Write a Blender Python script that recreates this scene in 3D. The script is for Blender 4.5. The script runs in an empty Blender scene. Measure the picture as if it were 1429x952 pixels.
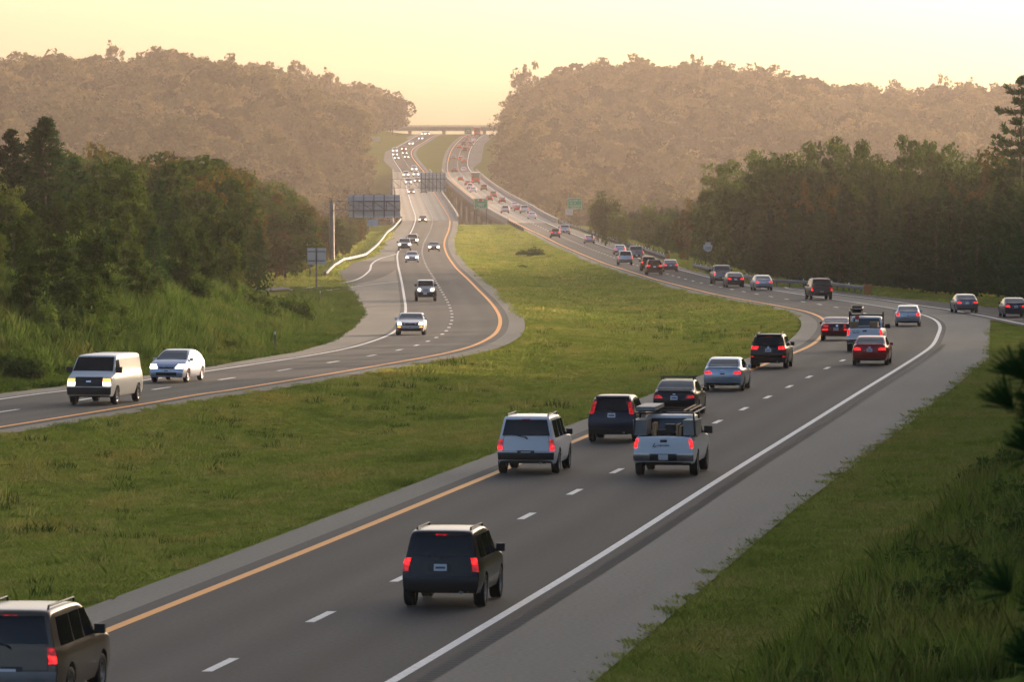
import bpy, math, random
import numpy as np
from mathutils import Vector, Matrix

# ------------------------------------------------------------------ camera, sky, sun, exposure
scene = bpy.context.scene
col = scene.collection
PXW, PXH = 1429.0, 952.0
LENS = 200.0
F = PXW * LENS / 36.0
CX, CY = 714.5, 476.0
CAMH = 9.7
PITCH = math.atan((CY - 240.0) / F)
cp, sp = math.cos(PITCH), math.sin(PITCH)

cam_d = bpy.data.cameras.new('camera')
cam_d.lens = LENS
cam_d.sensor_width = 36.0
cam_d.clip_start = 1.0
cam_d.clip_end = 20000.0
cam_d.dof.use_dof = True
cam_d.dof.focus_distance = 330.0
cam_d.dof.aperture_fstop = 8.0
cam = bpy.data.objects.new('camera', cam_d)
cam.location = (0, 0, CAMH)
cam.rotation_euler = (math.pi / 2 - PITCH, 0, 0)
col.objects.link(cam)
scene.camera = cam

SUN_AZ = math.radians(37)      # to the right of the view direction
SUN_EL = math.radians(6.3)
world = bpy.data.worlds.new('World')
scene.world = world
world.use_nodes = True
wn = world.node_tree
wn.nodes.clear()
wo = wn.nodes.new('ShaderNodeOutputWorld')
wb = wn.nodes.new('ShaderNodeBackground')
ws = wn.nodes.new('ShaderNodeTexSky')
ws.sky_type = 'NISHITA'
ws.sun_disc = False
ws.sun_elevation = SUN_EL
ws.sun_rotation = SUN_AZ
ws.altitude = 60
ws.air_density = 0.42
ws.dust_density = 4.9
ws.ozone_density = 0.5
wb.inputs['Strength'].default_value = 0.15
wn.links.new(ws.outputs[0], wb.inputs['Color'])
wn.links.new(wb.outputs[0], wo.inputs['Surface'])

sun_d = bpy.data.lights.new('sun', 'SUN')
sun_d.energy = 2.3
sun_d.angle = math.radians(0.5)
sun_d.color = (1.0, 0.69, 0.48)
sun = bpy.data.objects.new('sun', sun_d)
sdir = Vector((math.sin(SUN_AZ) * math.cos(SUN_EL), math.cos(SUN_AZ) * math.cos(SUN_EL), math.sin(SUN_EL)))
sun.rotation_euler = (-sdir).to_track_quat('-Z', 'Y').to_euler()
sun.location = (60, 60, 80)
col.objects.link(sun)

vs = scene.view_settings
vs.view_transform = 'Standard'
vs.look = 'None'
vs.gamma = 1.0
vs.use_curve_mapping = False
vs.exposure = 1.52
scene.cycles.use_denoising = True
scene.cycles.max_bounces = 6
scene.cycles.diffuse_bounces = 2
scene.cycles.glossy_bounces = 2
scene.cycles.transmission_bounces = 2
scene.cycles.transparent_max_bounces = 4
scene.cycles.volume_bounces = 1
HAZE = 0.000088

# ------------------------------------------------------------------ small helpers
rnd = random.Random(7)
rng = np.random.default_rng(7)

def pchip(x, y):
    x = np.array(x, float); y = np.array(y, float)
    h = np.diff(x); dl = np.diff(y) / h; m = np.zeros_like(y)
    for i in range(1, len(x) - 1):
        if dl[i-1] * dl[i] > 0:
            w1 = 2*h[i] + h[i-1]; w2 = h[i] + 2*h[i-1]
            m[i] = (w1 + w2) / (w1 / dl[i-1] + w2 / dl[i])
    m[0] = dl[0]; m[-1] = dl[-1]
    def f(q):
        q = np.asarray(q, float)
        i = np.clip(np.searchsorted(x, q) - 1, 0, len(x) - 2)
        t = (q - x[i]) / h[i]
        r = ((2*t**3 - 3*t**2 + 1)*y[i] + (t**3 - 2*t**2 + t)*h[i]*m[i]
             + (-2*t**3 + 3*t**2)*y[i+1] + (t**3 - t**2)*h[i]*m[i+1])
        r = np.where(q < x[0], y[0] + m[0]*(q - x[0]), r)
        return np.where(q > x[-1], y[-1] + m[-1]*(q - x[-1]), r)
    return f

def ss(t):
    t = np.clip(t, 0, 1)
    return t*t*(3 - 2*t)

class MB:
    """collects geometry for one mesh"""
    def __init__(self):
        self.v = []; self.f = []; self.m = []
    def quad(self, a, b, c, d, m=0):
        n = len(self.v); self.v += [tuple(a), tuple(b), tuple(c), tuple(d)]
        self.f.append((n, n+1, n+2, n+3)); self.m.append(m)
    def poly(self, pts, m=0):
        n = len(self.v); self.v += [tuple(p) for p in pts]
        self.f.append(tuple(range(n, n+len(pts)))); self.m.append(m)
    def box(self, c, s, m=0, rot=None):
        n = len(self.v)
        for dx, dy, dz in ((-1,-1,-1),(1,-1,-1),(1,1,-1),(-1,1,-1),(-1,-1,1),(1,-1,1),(1,1,1),(-1,1,1)):
            p = Vector((dx*s[0]/2, dy*s[1]/2, dz*s[2]/2))
            if rot is not None: p = rot @ p
            self.v.append((p.x+c[0], p.y+c[1], p.z+c[2]))
        for f in ((0,3,2,1),(4,5,6,7),(0,1,5,4),(1,2,6,5),(2,3,7,6),(3,0,4,7)):
            self.f.append(tuple(n+i for i in f)); self.m.append(m)
    def tube(self, pts, r, n=6, m=0, cap=True):
        pts = [Vector(p) for p in pts]
        rs = r if isinstance(r, (list, tuple)) else [r]*len(pts)
        base = len(self.v)
        for i, p in enumerate(pts):
            a = pts[max(i-1, 0)]; b = pts[min(i+1, len(pts)-1)]
            t = (b - a).normalized()
            up = Vector((0, 0, 1)) if abs(t.z) < 0.9 else Vector((1, 0, 0))
            u = t.cross(up).normalized(); w = t.cross(u)
            for k in range(n):
                an = 2*math.pi*k/n
                q = p + (u*math.cos(an) + w*math.sin(an))*rs[i]
                self.v.append(tuple(q))
        for i in range(len(pts)-1):
            for k in range(n):
                a = base + i*n + k; b = base + i*n + (k+1) % n
                self.f.append((a, b, b+n, a+n)); self.m.append(m)
        if cap:
            self.f.append(tuple(base + k for k in range(n))[::-1]); self.m.append(m)
            e = base + (len(pts)-1)*n
            self.f.append(tuple(e + k for k in range(n))); self.m.append(m)
    def lathe_y(self, prof, n=20, c=(0,0,0), m=0):
        """profile of (radius, y), turned about the y axis"""
        base = len(self.v)
        for r, y in prof:
            for k in range(n):
                a = 2*math.pi*k/n
                self.v.append((c[0] + r*math.cos(a), c[1] + y, c[2] + r*math.sin(a)))
        for i in range(len(prof)-1):
            for k in range(n):
                a = base + i*n + k; b = base + i*n + (k+1) % n
                self.f.append((a, b, b+n, a+n)); self.m.append(m)
    def mesh(self, name, mats, smooth=False, sharp=None):
        me = bpy.data.meshes.new(name)
        me.from_pydata(self.v, [], self.f)
        if not isinstance(mats, (list, tuple)): mats = [mats]
        for x in mats: me.materials.append(x)
        if len(mats) > 1: me.polygons.foreach_set('material_index', self.m)
        if smooth:
            me.polygons.foreach_set('use_smooth', [True]*len(me.polygons))
            if sharp: me.set_sharp_from_angle(angle=math.radians(sharp))
        me.update()
        return me

def ob(name, data, parent=None, loc=(0,0,0), rot=(0,0,0), scale=None):
    o = bpy.data.objects.new(name, data)
    o.location = loc; o.rotation_euler = rot
    if scale is not None: o.scale = scale
    if parent is not None: o.parent = parent
    col.objects.link(o)
    return o

def tag(o, label=None, cat=None, group=None, kind=None):
    if label: o['label'] = label
    if cat: o['category'] = cat
    if group: o['group'] = group
    if kind: o['kind'] = kind
    return o

def np_mesh(name, verts, quads, mat, smooth=False):
    me = bpy.data.meshes.new(name)
    verts = np.asarray(verts, np.float32); quads = np.asarray(quads, np.int32)
    k = quads.shape[1]; n = len(quads)
    me.vertices.add(len(verts)); me.vertices.foreach_set('co', verts.ravel())
    me.loops.add(n*k); me.loops.foreach_set('vertex_index', quads.ravel())
    me.polygons.add(n)
    me.polygons.foreach_set('loop_start', np.arange(0, n*k, k, dtype=np.int32))
    me.polygons.foreach_set('loop_total', np.full(n, k, np.int32))
    if smooth: me.polygons.foreach_set('use_smooth', np.ones(n, bool))
    me.materials.append(mat)
    me.update(calc_edges=True)
    me.validate()
    return me

# ------------------------------------------------------------------ materials
def new_mat(name):
    m = bpy.data.materials.new(name); m.use_nodes = True
    nt = m.node_tree; nt.nodes.clear()
    out = nt.nodes.new('ShaderNodeOutputMaterial')
    return m, nt, out

def nd(nt, t, **kw):
    n = nt.nodes.new(t)
    for k, v in kw.items():
        if k in n.inputs.keys(): n.inputs[k].default_value = v
        else: setattr(n, k, v)
    return n

def ramp(nt, stops):
    r = nt.nodes.new('ShaderNodeValToRGB'); e = r.color_ramp.elements
    while len(e) < len(stops): e.new(0.5)
    for i, (p, c) in enumerate(stops):
        e[i].position = p; e[i].color = (c[0], c[1], c[2], 1)
    return r

def flat(name, c, rough=0.6, metal=0.0, noise=0.0, nscale=3.0, emit=None, estr=0.0, coat=0.0):
    m, nt, out = new_mat(name)
    b = nd(nt, 'ShaderNodeBsdfPrincipled')
    b.inputs['Roughness'].default_value = rough
    b.inputs['Metallic'].default_value = metal
    b.inputs['Coat Weight'].default_value = coat
    if noise:
        tc = nd(nt, 'ShaderNodeTexCoord')
        n = nd(nt, 'ShaderNodeTexNoise', Scale=nscale, Detail=5.0)
        nt.links.new(tc.outputs['Object'], n.inputs['Vector'])
        r = ramp(nt, [(0.3, [x*(1-noise) for x in c]), (0.7, [min(1, x*(1+noise)) for x in c])])
        nt.links.new(n.outputs['Fac'], r.inputs['Fac'])
        nt.links.new(r.outputs['Color'], b.inputs['Base Color'])
    else:
        b.inputs['Base Color'].default_value = (*c, 1)
    if emit:
        b.inputs['Emission Color'].default_value = (*emit, 1)
        b.inputs['Emission Strength'].default_value = estr
    nt.links.new(b.outputs[0], out.inputs['Surface'])
    return m

def pavement(name, c_lo, c_hi, streak=None):
    """fine aggregate, blotches, faint wheel paths from the UV across the lane"""
    m, nt, out = new_mat(name)
    b = nd(nt, 'ShaderNodeBsdfPrincipled'); b.inputs['Roughness'].default_value = 0.82
    b.inputs['Specular IOR Level'].default_value = 0.22
    tc = nd(nt, 'ShaderNodeTexCoord')
    n1 = nd(nt, 'ShaderNodeTexNoise', Scale=0.35, Detail=4.0)
    n2 = nd(nt, 'ShaderNodeTexNoise', Scale=9.0, Detail=3.0)
    mp = nd(nt, 'ShaderNodeMapping'); mp.inputs['Scale'].default_value = (1.0, 0.08, 1.0)
    nt.links.new(tc.outputs['Object'], n2.inputs['Vector'])
    nt.links.new(tc.outputs['UV'], mp.inputs['Vector'])
    nt.links.new(mp.outputs[0], n1.inputs['Vector'])
    mx = nd(nt, 'ShaderNodeMath', operation='MULTIPLY_ADD'); mx.inputs[1].default_value = 0.55
    nt.links.new(n2.outputs['Fac'], mx.inputs[0])
    m2 = nd(nt, 'ShaderNodeMath', operation='MULTIPLY'); m2.inputs[1].default_value = 0.45
    nt.links.new(n1.outputs['Fac'], m2.inputs[0]); nt.links.new(m2.outputs[0], mx.inputs[2])
    r = ramp(nt, [(0.32, c_lo), (0.68, c_hi)])
    nt.links.new(mx.outputs[0], r.inputs['Fac'])
    colour = r.outputs['Color']
    if streak:
        # wheel paths: two per lane, lane width in the u axis = 1
        sx = nd(nt, 'ShaderNodeSeparateXYZ'); nt.links.new(tc.outputs['UV'], sx.inputs[0])
        a = nd(nt, 'ShaderNodeMath', operation='MULTIPLY'); a.inputs[1].default_value = 4*math.pi/streak
        nt.links.new(sx.outputs['X'], a.inputs[0])
        s = nd(nt, 'ShaderNodeMath', operation='COSINE'); nt.links.new(a.outputs[0], s.inputs[0])
        k = nd(nt, 'ShaderNodeMath', operation='MULTIPLY_ADD'); k.inputs[1].default_value = 0.13; k.inputs[2].default_value = 1.0
        nt.links.new(s.outputs[0], k.inputs[0])
        vm = nd(nt, 'ShaderNodeVectorMath', operation='SCALE')
        nt.links.new(colour, vm.inputs[0]); nt.links.new(k.outputs[0], vm.inputs['Scale'])
        colour = vm.outputs[0]
    nt.links.new(colour, b.inputs['Base Color'])
    bp = nd(nt, 'ShaderNodeBump', Strength=0.25, Distance=0.01)
    nt.links.new(n2.outputs['Fac'], bp.inputs['Height']); nt.links.new(bp.outputs[0], b.inputs['Normal'])
    nt.links.new(b.outputs[0], out.inputs['Surface'])
    return m

def leaf_mat(name, cols, transl=0.35, var=0.25, patch=None, isl=0.55):
    m, nt, out = new_mat(name)
    g = nd(nt, 'ShaderNodeNewGeometry'); oi = nd(nt, 'ShaderNodeObjectInfo')
    r = ramp(nt, [(i/(len(cols)-1), c) for i, c in enumerate(cols)])
    ad = nd(nt, 'ShaderNodeMath', operation='MULTIPLY_ADD'); ad.inputs[1].default_value = isl
    o2 = nd(nt, 'ShaderNodeMath', operation='MULTIPLY'); o2.inputs[1].default_value = 1 - isl
    nt.links.new(oi.outputs['Random'], o2.inputs[0])
    nt.links.new(g.outputs['Random Per Island'], ad.inputs[0]); nt.links.new(o2.outputs[0], ad.inputs[2])
    nt.links.new(ad.outputs[0], r.inputs['Fac'])
    hs = nd(nt, 'ShaderNodeHueSaturation')
    v = nd(nt, 'ShaderNodeMath', operation='MULTIPLY_ADD'); v.inputs[1].default_value = var*2; v.inputs[2].default_value = 1-var
    nt.links.new(oi.outputs['Random'], v.inputs[0]); nt.links.new(v.outputs[0], hs.inputs['Value'])
    nt.links.new(r.outputs['Color'], hs.inputs['Color'])
    colour = hs.outputs[0]
    if patch:
        n1 = nd(nt, 'ShaderNodeTexNoise', Scale=patch, Detail=4.0, Roughness=0.65)
        mp = nd(nt, 'ShaderNodeMapping'); mp.inputs['Scale'].default_value = (1.0, 0.45, 1.0)
        nt.links.new(g.outputs['Position'], mp.inputs['Vector']); nt.links.new(mp.outputs[0], n1.inputs['Vector'])
        pr = ramp(nt, [(0.30, (0.52, 0.66, 0.50)), (0.45, (0.88, 1.0, 0.80)), (0.56, (1.0, 1.0, 1.0)), (0.72, (1.40, 1.08, 1.15))])
        nt.links.new(n1.outputs['Fac'], pr.inputs['Fac'])
        vm = nd(nt, 'ShaderNodeVectorMath', operation='MULTIPLY')
        nt.links.new(colour, vm.inputs[0]); nt.links.new(pr.outputs['Color'], vm.inputs[1]); colour = vm.outputs[0]
    d = nd(nt, 'ShaderNodeBsdfDiffuse'); t = nd(nt, 'ShaderNodeBsdfTranslucent')
    mx = nd(nt, 'ShaderNodeMixShader'); mx.inputs[0].default_value = transl
    nt.links.new(colour, d.inputs[0]); nt.links.new(colour, t.inputs[0])
    nt.links.new(d.outputs[0], mx.inputs[1]); nt.links.new(t.outputs[0], mx.inputs[2])
    nt.links.new(mx.outputs[0], out.inputs['Surface'])
    return m

def ground_mat():
    m, nt, out = new_mat('grass_ground')
    b = nd(nt, 'ShaderNodeBsdfDiffuse')
    tc = nd(nt, 'ShaderNodeTexCoord')
    n1 = nd(nt, 'ShaderNodeTexNoise', Scale=0.09, Detail=5.0, Roughness=0.6)
    n2 = nd(nt, 'ShaderNodeTexNoise', Scale=1.3, Detail=6.0, Roughness=0.7)
    for n in (n1, n2): nt.links.new(tc.outputs['Object'], n.inputs['Vector'])
    ad = nd(nt, 'ShaderNodeMath', operation='MULTIPLY_ADD'); ad.inputs[1].default_value = 0.5
    h = nd(nt, 'ShaderNodeMath', operation='MULTIPLY'); h.inputs[1].default_value = 0.5
    nt.links.new(n1.outputs['Fac'], ad.inputs[0]); nt.links.new(n2.outputs['Fac'], h.inputs[0]); nt.links.new(h.outputs[0], ad.inputs[2])
    r = ramp(nt, [(0.30, (0.10, 0.13, 0.020)), (0.46, (0.15, 0.18, 0.028)), (0.58, (0.18, 0.19, 0.038)), (0.72, (0.22, 0.18, 0.055))])
    nt.links.new(ad.outputs[0], r.inputs['Fac'])
    nt.links.new(r.outputs['Color'], b.inputs['Color'])
    nt.links.new(b.outputs[0], out.inputs['Surface'])
    return m

def paint_mat(name, metal, rough):
    m, nt, out = new_mat(name)
    b = nd(nt, 'ShaderNodeBsdfPrincipled')
    oi = nd(nt, 'ShaderNodeObjectInfo')
    nt.links.new(oi.outputs['Color'], b.inputs['Base Color'])
    b.inputs['Metallic'].default_value = metal
    b.inputs['Roughness'].default_value = rough
    b.inputs['Coat Weight'].default_value = 0.2
    b.inputs['Specular IOR Level'].default_value = 0.3
    b.inputs['Coat Roughness'].default_value = 0.06
    nt.links.new(b.outputs[0], out.inputs['Surface'])
    return m

M = {}
M['ground'] = ground_mat()
M['asphalt'] = pavement('asphalt', (0.042, 0.040, 0.034), (0.090, 0.085, 0.074), streak=3.7)
M['joint'] = flat('tar_joint', (0.022, 0.020, 0.018), 0.8)
M['shoulder'] = pavement('shoulder_pavement', (0.160, 0.147, 0.116), (0.260, 0.238, 0.190))
M['concrete_deck'] = pavement('concrete_deck', (0.33, 0.285, 0.22), (0.43, 0.38, 0.30), streak=3.7)
M['white_line'] = flat('white_line_paint', (0.78, 0.75, 0.68), 0.6, noise=0.2, nscale=6)
M['yellow_line'] = flat('yellow_line_paint', (0.98, 0.36, 0.008), 0.6, noise=0.08, nscale=4)
M['concrete'] = flat('concrete', (0.40, 0.36, 0.31), 0.85, noise=0.18, nscale=1.2)
M['pier'] = flat('pier_concrete', (0.30, 0.27, 0.24), 0.9, noise=0.22, nscale=0.5)
M['steel'] = flat('galvanised_steel', (0.23, 0.22, 0.21), 0.55, metal=0.3, noise=0.15, nscale=2)
M['dark_steel'] = flat('weathered_steel', (0.12, 0.12, 0.12), 0.55, metal=0.3, noise=0.2)
M['sign_back'] = flat('aluminium_sign_back', (0.60, 0.62, 0.62), 0.5, metal=0.1, noise=0.08, nscale=1)
M['sign_green'] = flat('sign_green', (0.004, 0.30, 0.13), 0.45, noise=0.05)
M['sign_white'] = flat('sign_white', (0.92, 0.92, 0.90), 0.45)
M['sign_black'] = flat('sign_black', (0.02, 0.02, 0.02), 0.5)
M['sign_red'] = flat('sign_red', (0.50, 0.05, 0.05), 0.5)
M['sign_pink'] = flat('faded_sign_face', (0.52, 0.47, 0.45), 0.5)
M['orange_marker'] = flat('orange_marker', (0.42, 0.17, 0.04), 0.6)
M['bark'] = flat('bark', (0.060, 0.046, 0.034), 0.95, noise=0.35, nscale=4)
M['pale_bark'] = flat('pale_bark', (0.11, 0.09, 0.07), 0.95, noise=0.35, nscale=4)
M['leaf'] = leaf_mat('broad_leaves', [(0.026, 0.055, 0.009), (0.046, 0.085, 0.014), (0.070, 0.108, 0.018), (0.105, 0.112, 0.020)])
M['leaf_warm'] = leaf_mat('turning_leaves', [(0.045, 0.055, 0.010), (0.075, 0.075, 0.014), (0.115, 0.080, 0.016), (0.095, 0.09, 0.018)])
M['leaf_light'] = leaf_mat('light_leaves', [(0.030, 0.060, 0.010), (0.055, 0.090, 0.015), (0.085, 0.115, 0.022)], transl=0.4)
M['needle'] = leaf_mat('pine_needles', [(0.016, 0.050, 0.013), (0.027, 0.070, 0.018), (0.044, 0.092, 0.023)], transl=0.25)
M['far_leaf'] = leaf_mat('far_leaves', [(0.036, 0.036, 0.012), (0.060, 0.056, 0.018), (0.095, 0.080, 0.026), (0.130, 0.085, 0.034)], var=0.45, transl=0.5, isl=0.34)  # warm, bright tones stand in for sunlit haze over the hills
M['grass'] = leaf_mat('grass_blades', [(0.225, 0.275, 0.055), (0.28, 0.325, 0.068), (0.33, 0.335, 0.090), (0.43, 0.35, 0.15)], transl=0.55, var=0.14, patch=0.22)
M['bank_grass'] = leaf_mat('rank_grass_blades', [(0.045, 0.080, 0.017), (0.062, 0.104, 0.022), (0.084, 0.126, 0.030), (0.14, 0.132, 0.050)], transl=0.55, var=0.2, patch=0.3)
M['right_grass'] = leaf_mat('right_bank_blades', [(0.12, 0.17, 0.026), (0.16, 0.21, 0.036), (0.20, 0.24, 0.05), (0.28, 0.25, 0.09)], transl=0.55, var=0.2, patch=0.3)  # brighter copy of the rank grass, making up for sky the trees block
M['weed'] = leaf_mat('weed_leaves', [(0.055, 0.095, 0.018), (0.085, 0.135, 0.026), (0.13, 0.17, 0.036)], transl=0.3)
M['paint'] = paint_mat('car_paint', 0.0, 0.32)
M['paint_metal'] = paint_mat('metallic_car_paint', 0.55, 0.30)
M['glass'] = flat('tinted_glass', (0.006, 0.008, 0.009), 0.04)
M['glass'].node_tree.nodes['Principled BSDF'].inputs['Specular IOR Level'].default_value = 0.32
M['clear_glass'] = flat('car_glass', (0.050, 0.066, 0.068), 0.05)
M['plastic'] = flat('black_plastic', (0.015, 0.015, 0.015), 0.5)
M['rubber'] = flat('tyre_rubber', (0.014, 0.013, 0.013), 0.85)
M['rim'] = flat('alloy_rim', (0.38, 0.38, 0.38), 0.35, metal=0.8)
M['chrome'] = flat('chrome', (0.62, 0.62, 0.62), 0.15, metal=1.0)
M['tail'] = flat('tail_light_lit', (0.40, 0.008, 0.008), 0.15, emit=(1.0, 0.010, 0.008), estr=1.15)
M['tail_dim'] = flat('tail_light_dim', (0.30, 0.008, 0.008), 0.15, emit=(1.0, 0.012, 0.010), estr=0.16)
for nm_ in ('tail', 'tail_dim'):
    nt_ = M[nm_].node_tree; b_ = [n for n in nt_.nodes if n.type == 'BSDF_PRINCIPLED'][0]
    tc_ = nd(nt_, 'ShaderNodeTexCoord'); vo_ = nd(nt_, 'ShaderNodeTexVoronoi', Scale=11.0)
    nt_.links.new(tc_.outputs['Object'], vo_.inputs['Vector'])
    mr_ = nd(nt_, 'ShaderNodeMapRange'); mr_.inputs[1].default_value = 0.05; mr_.inputs[2].default_value = 0.65
    e_ = b_.inputs['Emission Strength'].default_value; mr_.inputs[3].default_value = e_*2.2; mr_.inputs[4].default_value = e_*0.25
    nt_.links.new(vo_.outputs['Distance'], mr_.inputs[0]); nt_.links.new(mr_.outputs[0], b_.inputs['Emission Strength'])
M['head'] = flat('headlight_lit', (0.9, 0.85, 0.75), 0.15, emit=(1.0, 0.80, 0.52), estr=5.0)
M['amber'] = flat('amber_light', (0.8, 0.30, 0.03), 0.2, emit=(1.0, 0.32, 0.03), estr=1.6)
M['lens'] = flat('clear_lens', (0.55, 0.55, 0.52), 0.1, metal=0.4)
M['plate'] = flat('licence_plate', (0.62, 0.64, 0.66), 0.4)
M['plate_ink'] = flat('plate_ink', (0.03, 0.05, 0.14), 0.5)
M['tool_grey'] = flat('tool_box_grey', (0.22, 0.22, 0.21), 0.5, noise=0.15)
M['lumber'] = flat('lumber', (0.30, 0.18, 0.085), 0.7, noise=0.2)

# ------------------------------------------------------------------ road geometry from the photograph
ZD = [0, 280, 400, 520, 600, 730, 950, 1110, 1230, 1400, 1640, 1800, 2060, 2300, 2420, 2600, 2900, 3400, 6000]
ZZ = [0, 0, -1.0, -1.55, -1.75, -2.15, -2.35, -2.1, -1.0, 1.5, 6, 10, 18.7, 25, 25.6, 23.5, 18, 10, 5]
zprof = pchip(ZD, ZZ)

def ray(px, py):
    u = (px - CX) / F; w = (CY - py) / F
    dy = cp + w*sp; dz = -sp + w*cp
    return u/dy, dz/dy

_DD = np.arange(60, 2385, 1.0); _SL = (zprof(_DD) - CAMH) / _DD
_SL = np.maximum.accumulate(_SL + np.arange(len(_SL))*1e-9)

def on_road(px, py):
    """pixel on the carriageway -> (X, depth)"""
    a, b = ray(px, py)
    d = float(np.interp(b, _SL, _DD))
    return a*d, d

def at_depth(px, py, d):
    a, b = ray(px, py)
    return Vector((a*d, d, CAMH + b*d))

RY = [(-25,952),(161,875),(322,812),(453,760),(645,680),(698,658),(815,611),(1111,492),(1130,485),(1148,467),(1150,449),(1130,439),(1120,434),(1071,424),(1022,416),(973,405),(924,391),(875,375),(850,368),(809,352),(742,321),(720,309),(684,292),(658,273.5),(645,264),(629,248),(624,237),(625,227),(628.5,216),(637.5,201),(649,192),(656,189)]
RW = [(549,952),(720,851),(988,680),(1120,598),(1228,530),(1266,508),(1293,489),(1308,470),(1311,454),(1301.5,441),(1287,437),(1247,431),(1166,418),(1117,411),(995,390),(946,378),(831,340),(798,326),(751,307),(720,286),(700,272),(680,258),(665,246),(655,237),(651.5,231),(652,223),(654,210),(664,194),(668,189)]
LY = [(0,599.6),(175,569),(350,539),(500,514.6),(600,497),(664,479),(692,464),(699,449),(690,429),(664,401),(634,371),(622,351),(620,338),(628,308),(620,292),(605,268),(598,252),(593,241),(583,229),(575,219),(571.5,210),(575,205),(586,199),(597,192.5),(602,189)]
LW = [(0,558),(96,546),(280,521),(500,486),(520,479),(551,464),(565,440),(564,416),(559,386),(555,366),(555,353),(574,323),(580,307),(574,285),(569,268),(560,238),(549,223),(547,214),(552,207),(564,202.5),(575,196),(584,190)]
RR = [(830,952),(1100,718),(1155,677),(1264,594.5),(1319,550.6),(1380,501),(1382,446)]
LL = [(0,549.6),(105,537),(199,525),(287,513),(412,492),(458,479),(489.5,460),(508,439),(496,414),(484,402)]
GA = [(1198,411),(1127,405.5),(1078,400),(1036,393),(997,384),(962,375)]
GB = [(929,364),(899,353),(854,338),(809,322),(782,313),(742,291),(697,266),(668,246),(661,235)]
GC = [(459,389),(483,368),(511,361),(526,348),(541,328),(560,309),(549,253),(548,238),(534,224),(536,212),(555,203),(572,198.7)]
RAM1 = [(1100,403),(1168,411),(1234,419),(1283,426.5),(1322,432),(1377,442),(1440,455)]
RAM2 = [(1140,403),(1203,411),(1260,417),(1318,423),(1398,434),(1440,441)]

GD = np.arange(20, 2500, 2.0)
def trace(pts, slope0=None, slope1=0.0, sig=9.0, extra_lo=(), extra_hi=()):
    a = sorted([(on_road(*p)[1], on_road(*p)[0]) for p in pts])
    a = list(extra_lo) + a + list(extra_hi)
    d = np.array([q[0] for q in a]); x = np.array([q[1] for q in a])
    keep = np.concatenate([[True], np.diff(d) > 0.5]); d = d[keep]; x = x[keep]
    f = pchip(d, x)
    y = f(GD)
    if slope0 is not None: y = np.where(GD < d[0], x[0] + slope0*(GD - d[0]), y)
    y = np.where(GD > d[-1], x[-1] + slope1*(GD - d[-1]), y)
    # smooth, more strongly far away
    out = y.copy()
    for s_, lo in ((sig, 0), (sig*2.5, 700), (sig*4, 1300)):
        k = np.arange(-60, 61); w = np.exp(-(k*2.0)**2/(2*s_*s_)); w /= w.sum()
        yp = np.concatenate([y[0] + (y[1]-y[0])*np.arange(-60, 0), y, y[-1] + (y[-1]-y[-2])*np.arange(1, 61)])
        z = np.convolve(yp, w, 'valid')
        t = ss((GD - lo)/200.0) if lo else 1.0
        out = out*(1-t) + z*t
    return out

ry = trace(RY, 0.128, 0.03); rw = trace(RW, 0.132, 0.02)
ly = trace(LY, 0.172, 0.03, extra_hi=()); lw = trace(LW, 0.22, 0.03)
lw = np.where(GD < 250, np.minimum(lw, ly - 7.4), lw)
wr = np.clip(rw - ry, 6.6, 8.2); mid_r = (rw + ry)/2
wl = np.clip(ly - lw, 6.6, 7.8); mid_l = (ly + lw)/2
k = np.exp(-(np.arange(-30, 31)*2.0)**2/(2*20.0**2)); k /= k.sum()
wr = np.convolve(np.pad(wr, 30, 'edge'), k, 'valid'); wl = np.convolve(np.pad(wl, 30, 'edge'), k, 'valid')
ry = mid_r - wr/2; rw = mid_r + wr/2; lw = mid_l - wl/2; ly = mid_l + wl/2
def fn(arr): return lambda d: np.interp(d, GD, arr)
fRY, fRW, fRM, fLY, fLW, fLM = fn(ry), fn(rw), fn(mid_r), fn(ly), fn(lw), fn(mid_l)

def pts_d(pts):
    a = np.array(sorted([(on_road(*p)[1], on_road(*p)[0]) for p in pts])); return a[:, 0], a[:, 1]
_rr = pts_d(RR); _ga = pts_d(GA); _gb = pts_d(GB); _gc = pts_d(GC); _r1 = pts_d(RAM1); _r2 = pts_d(RAM2); _ll = pts_d(LL)
# right paved edge of the right carriageway
edge_r = np.interp(GD, np.concatenate([[20], _rr[0], _r2[0][_r2[0] > 421], _ga[0][_ga[0] > 560], _gb[0], [1900, 2100, 2500]]),
                   np.concatenate([[_rr[1][0] - 0.118*(_rr[0][0]-20)], _rr[1], _r2[1][_r2[0] > 421], _ga[1][_ga[0] > 560] - 0.3, _gb[1] - 0.3, [float(fRW(1900))+4.5, float(fRW(2100))+4, float(fRW(2500))+4]]))
edge_r = np.maximum(edge_r, rw + 1.2)
edge_l = np.interp(GD, np.concatenate([[20], _ll[0], _gc[0], [2200, 2500]]),
                   np.concatenate([[_ll[1][0] - 0.235*(_ll[0][0]-20)], _ll[1], _gc[1] + 0.3, [float(fLW(2200))-3, float(fLW(2500))-3]]))
edge_l = np.minimum(edge_l, lw - 1.0)
fER, fEL = fn(edge_r), fn(edge_l)
fMR = lambda d: fRY(d) - 1.75       # median edge of the right carriageway
fML = lambda d: fLY(d) + 1.75

BR0, BR1 = 1215.0, 1790.0            # right bridge
BL0, BL1 = 1240.0, 1790.0            # left bridge

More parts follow.
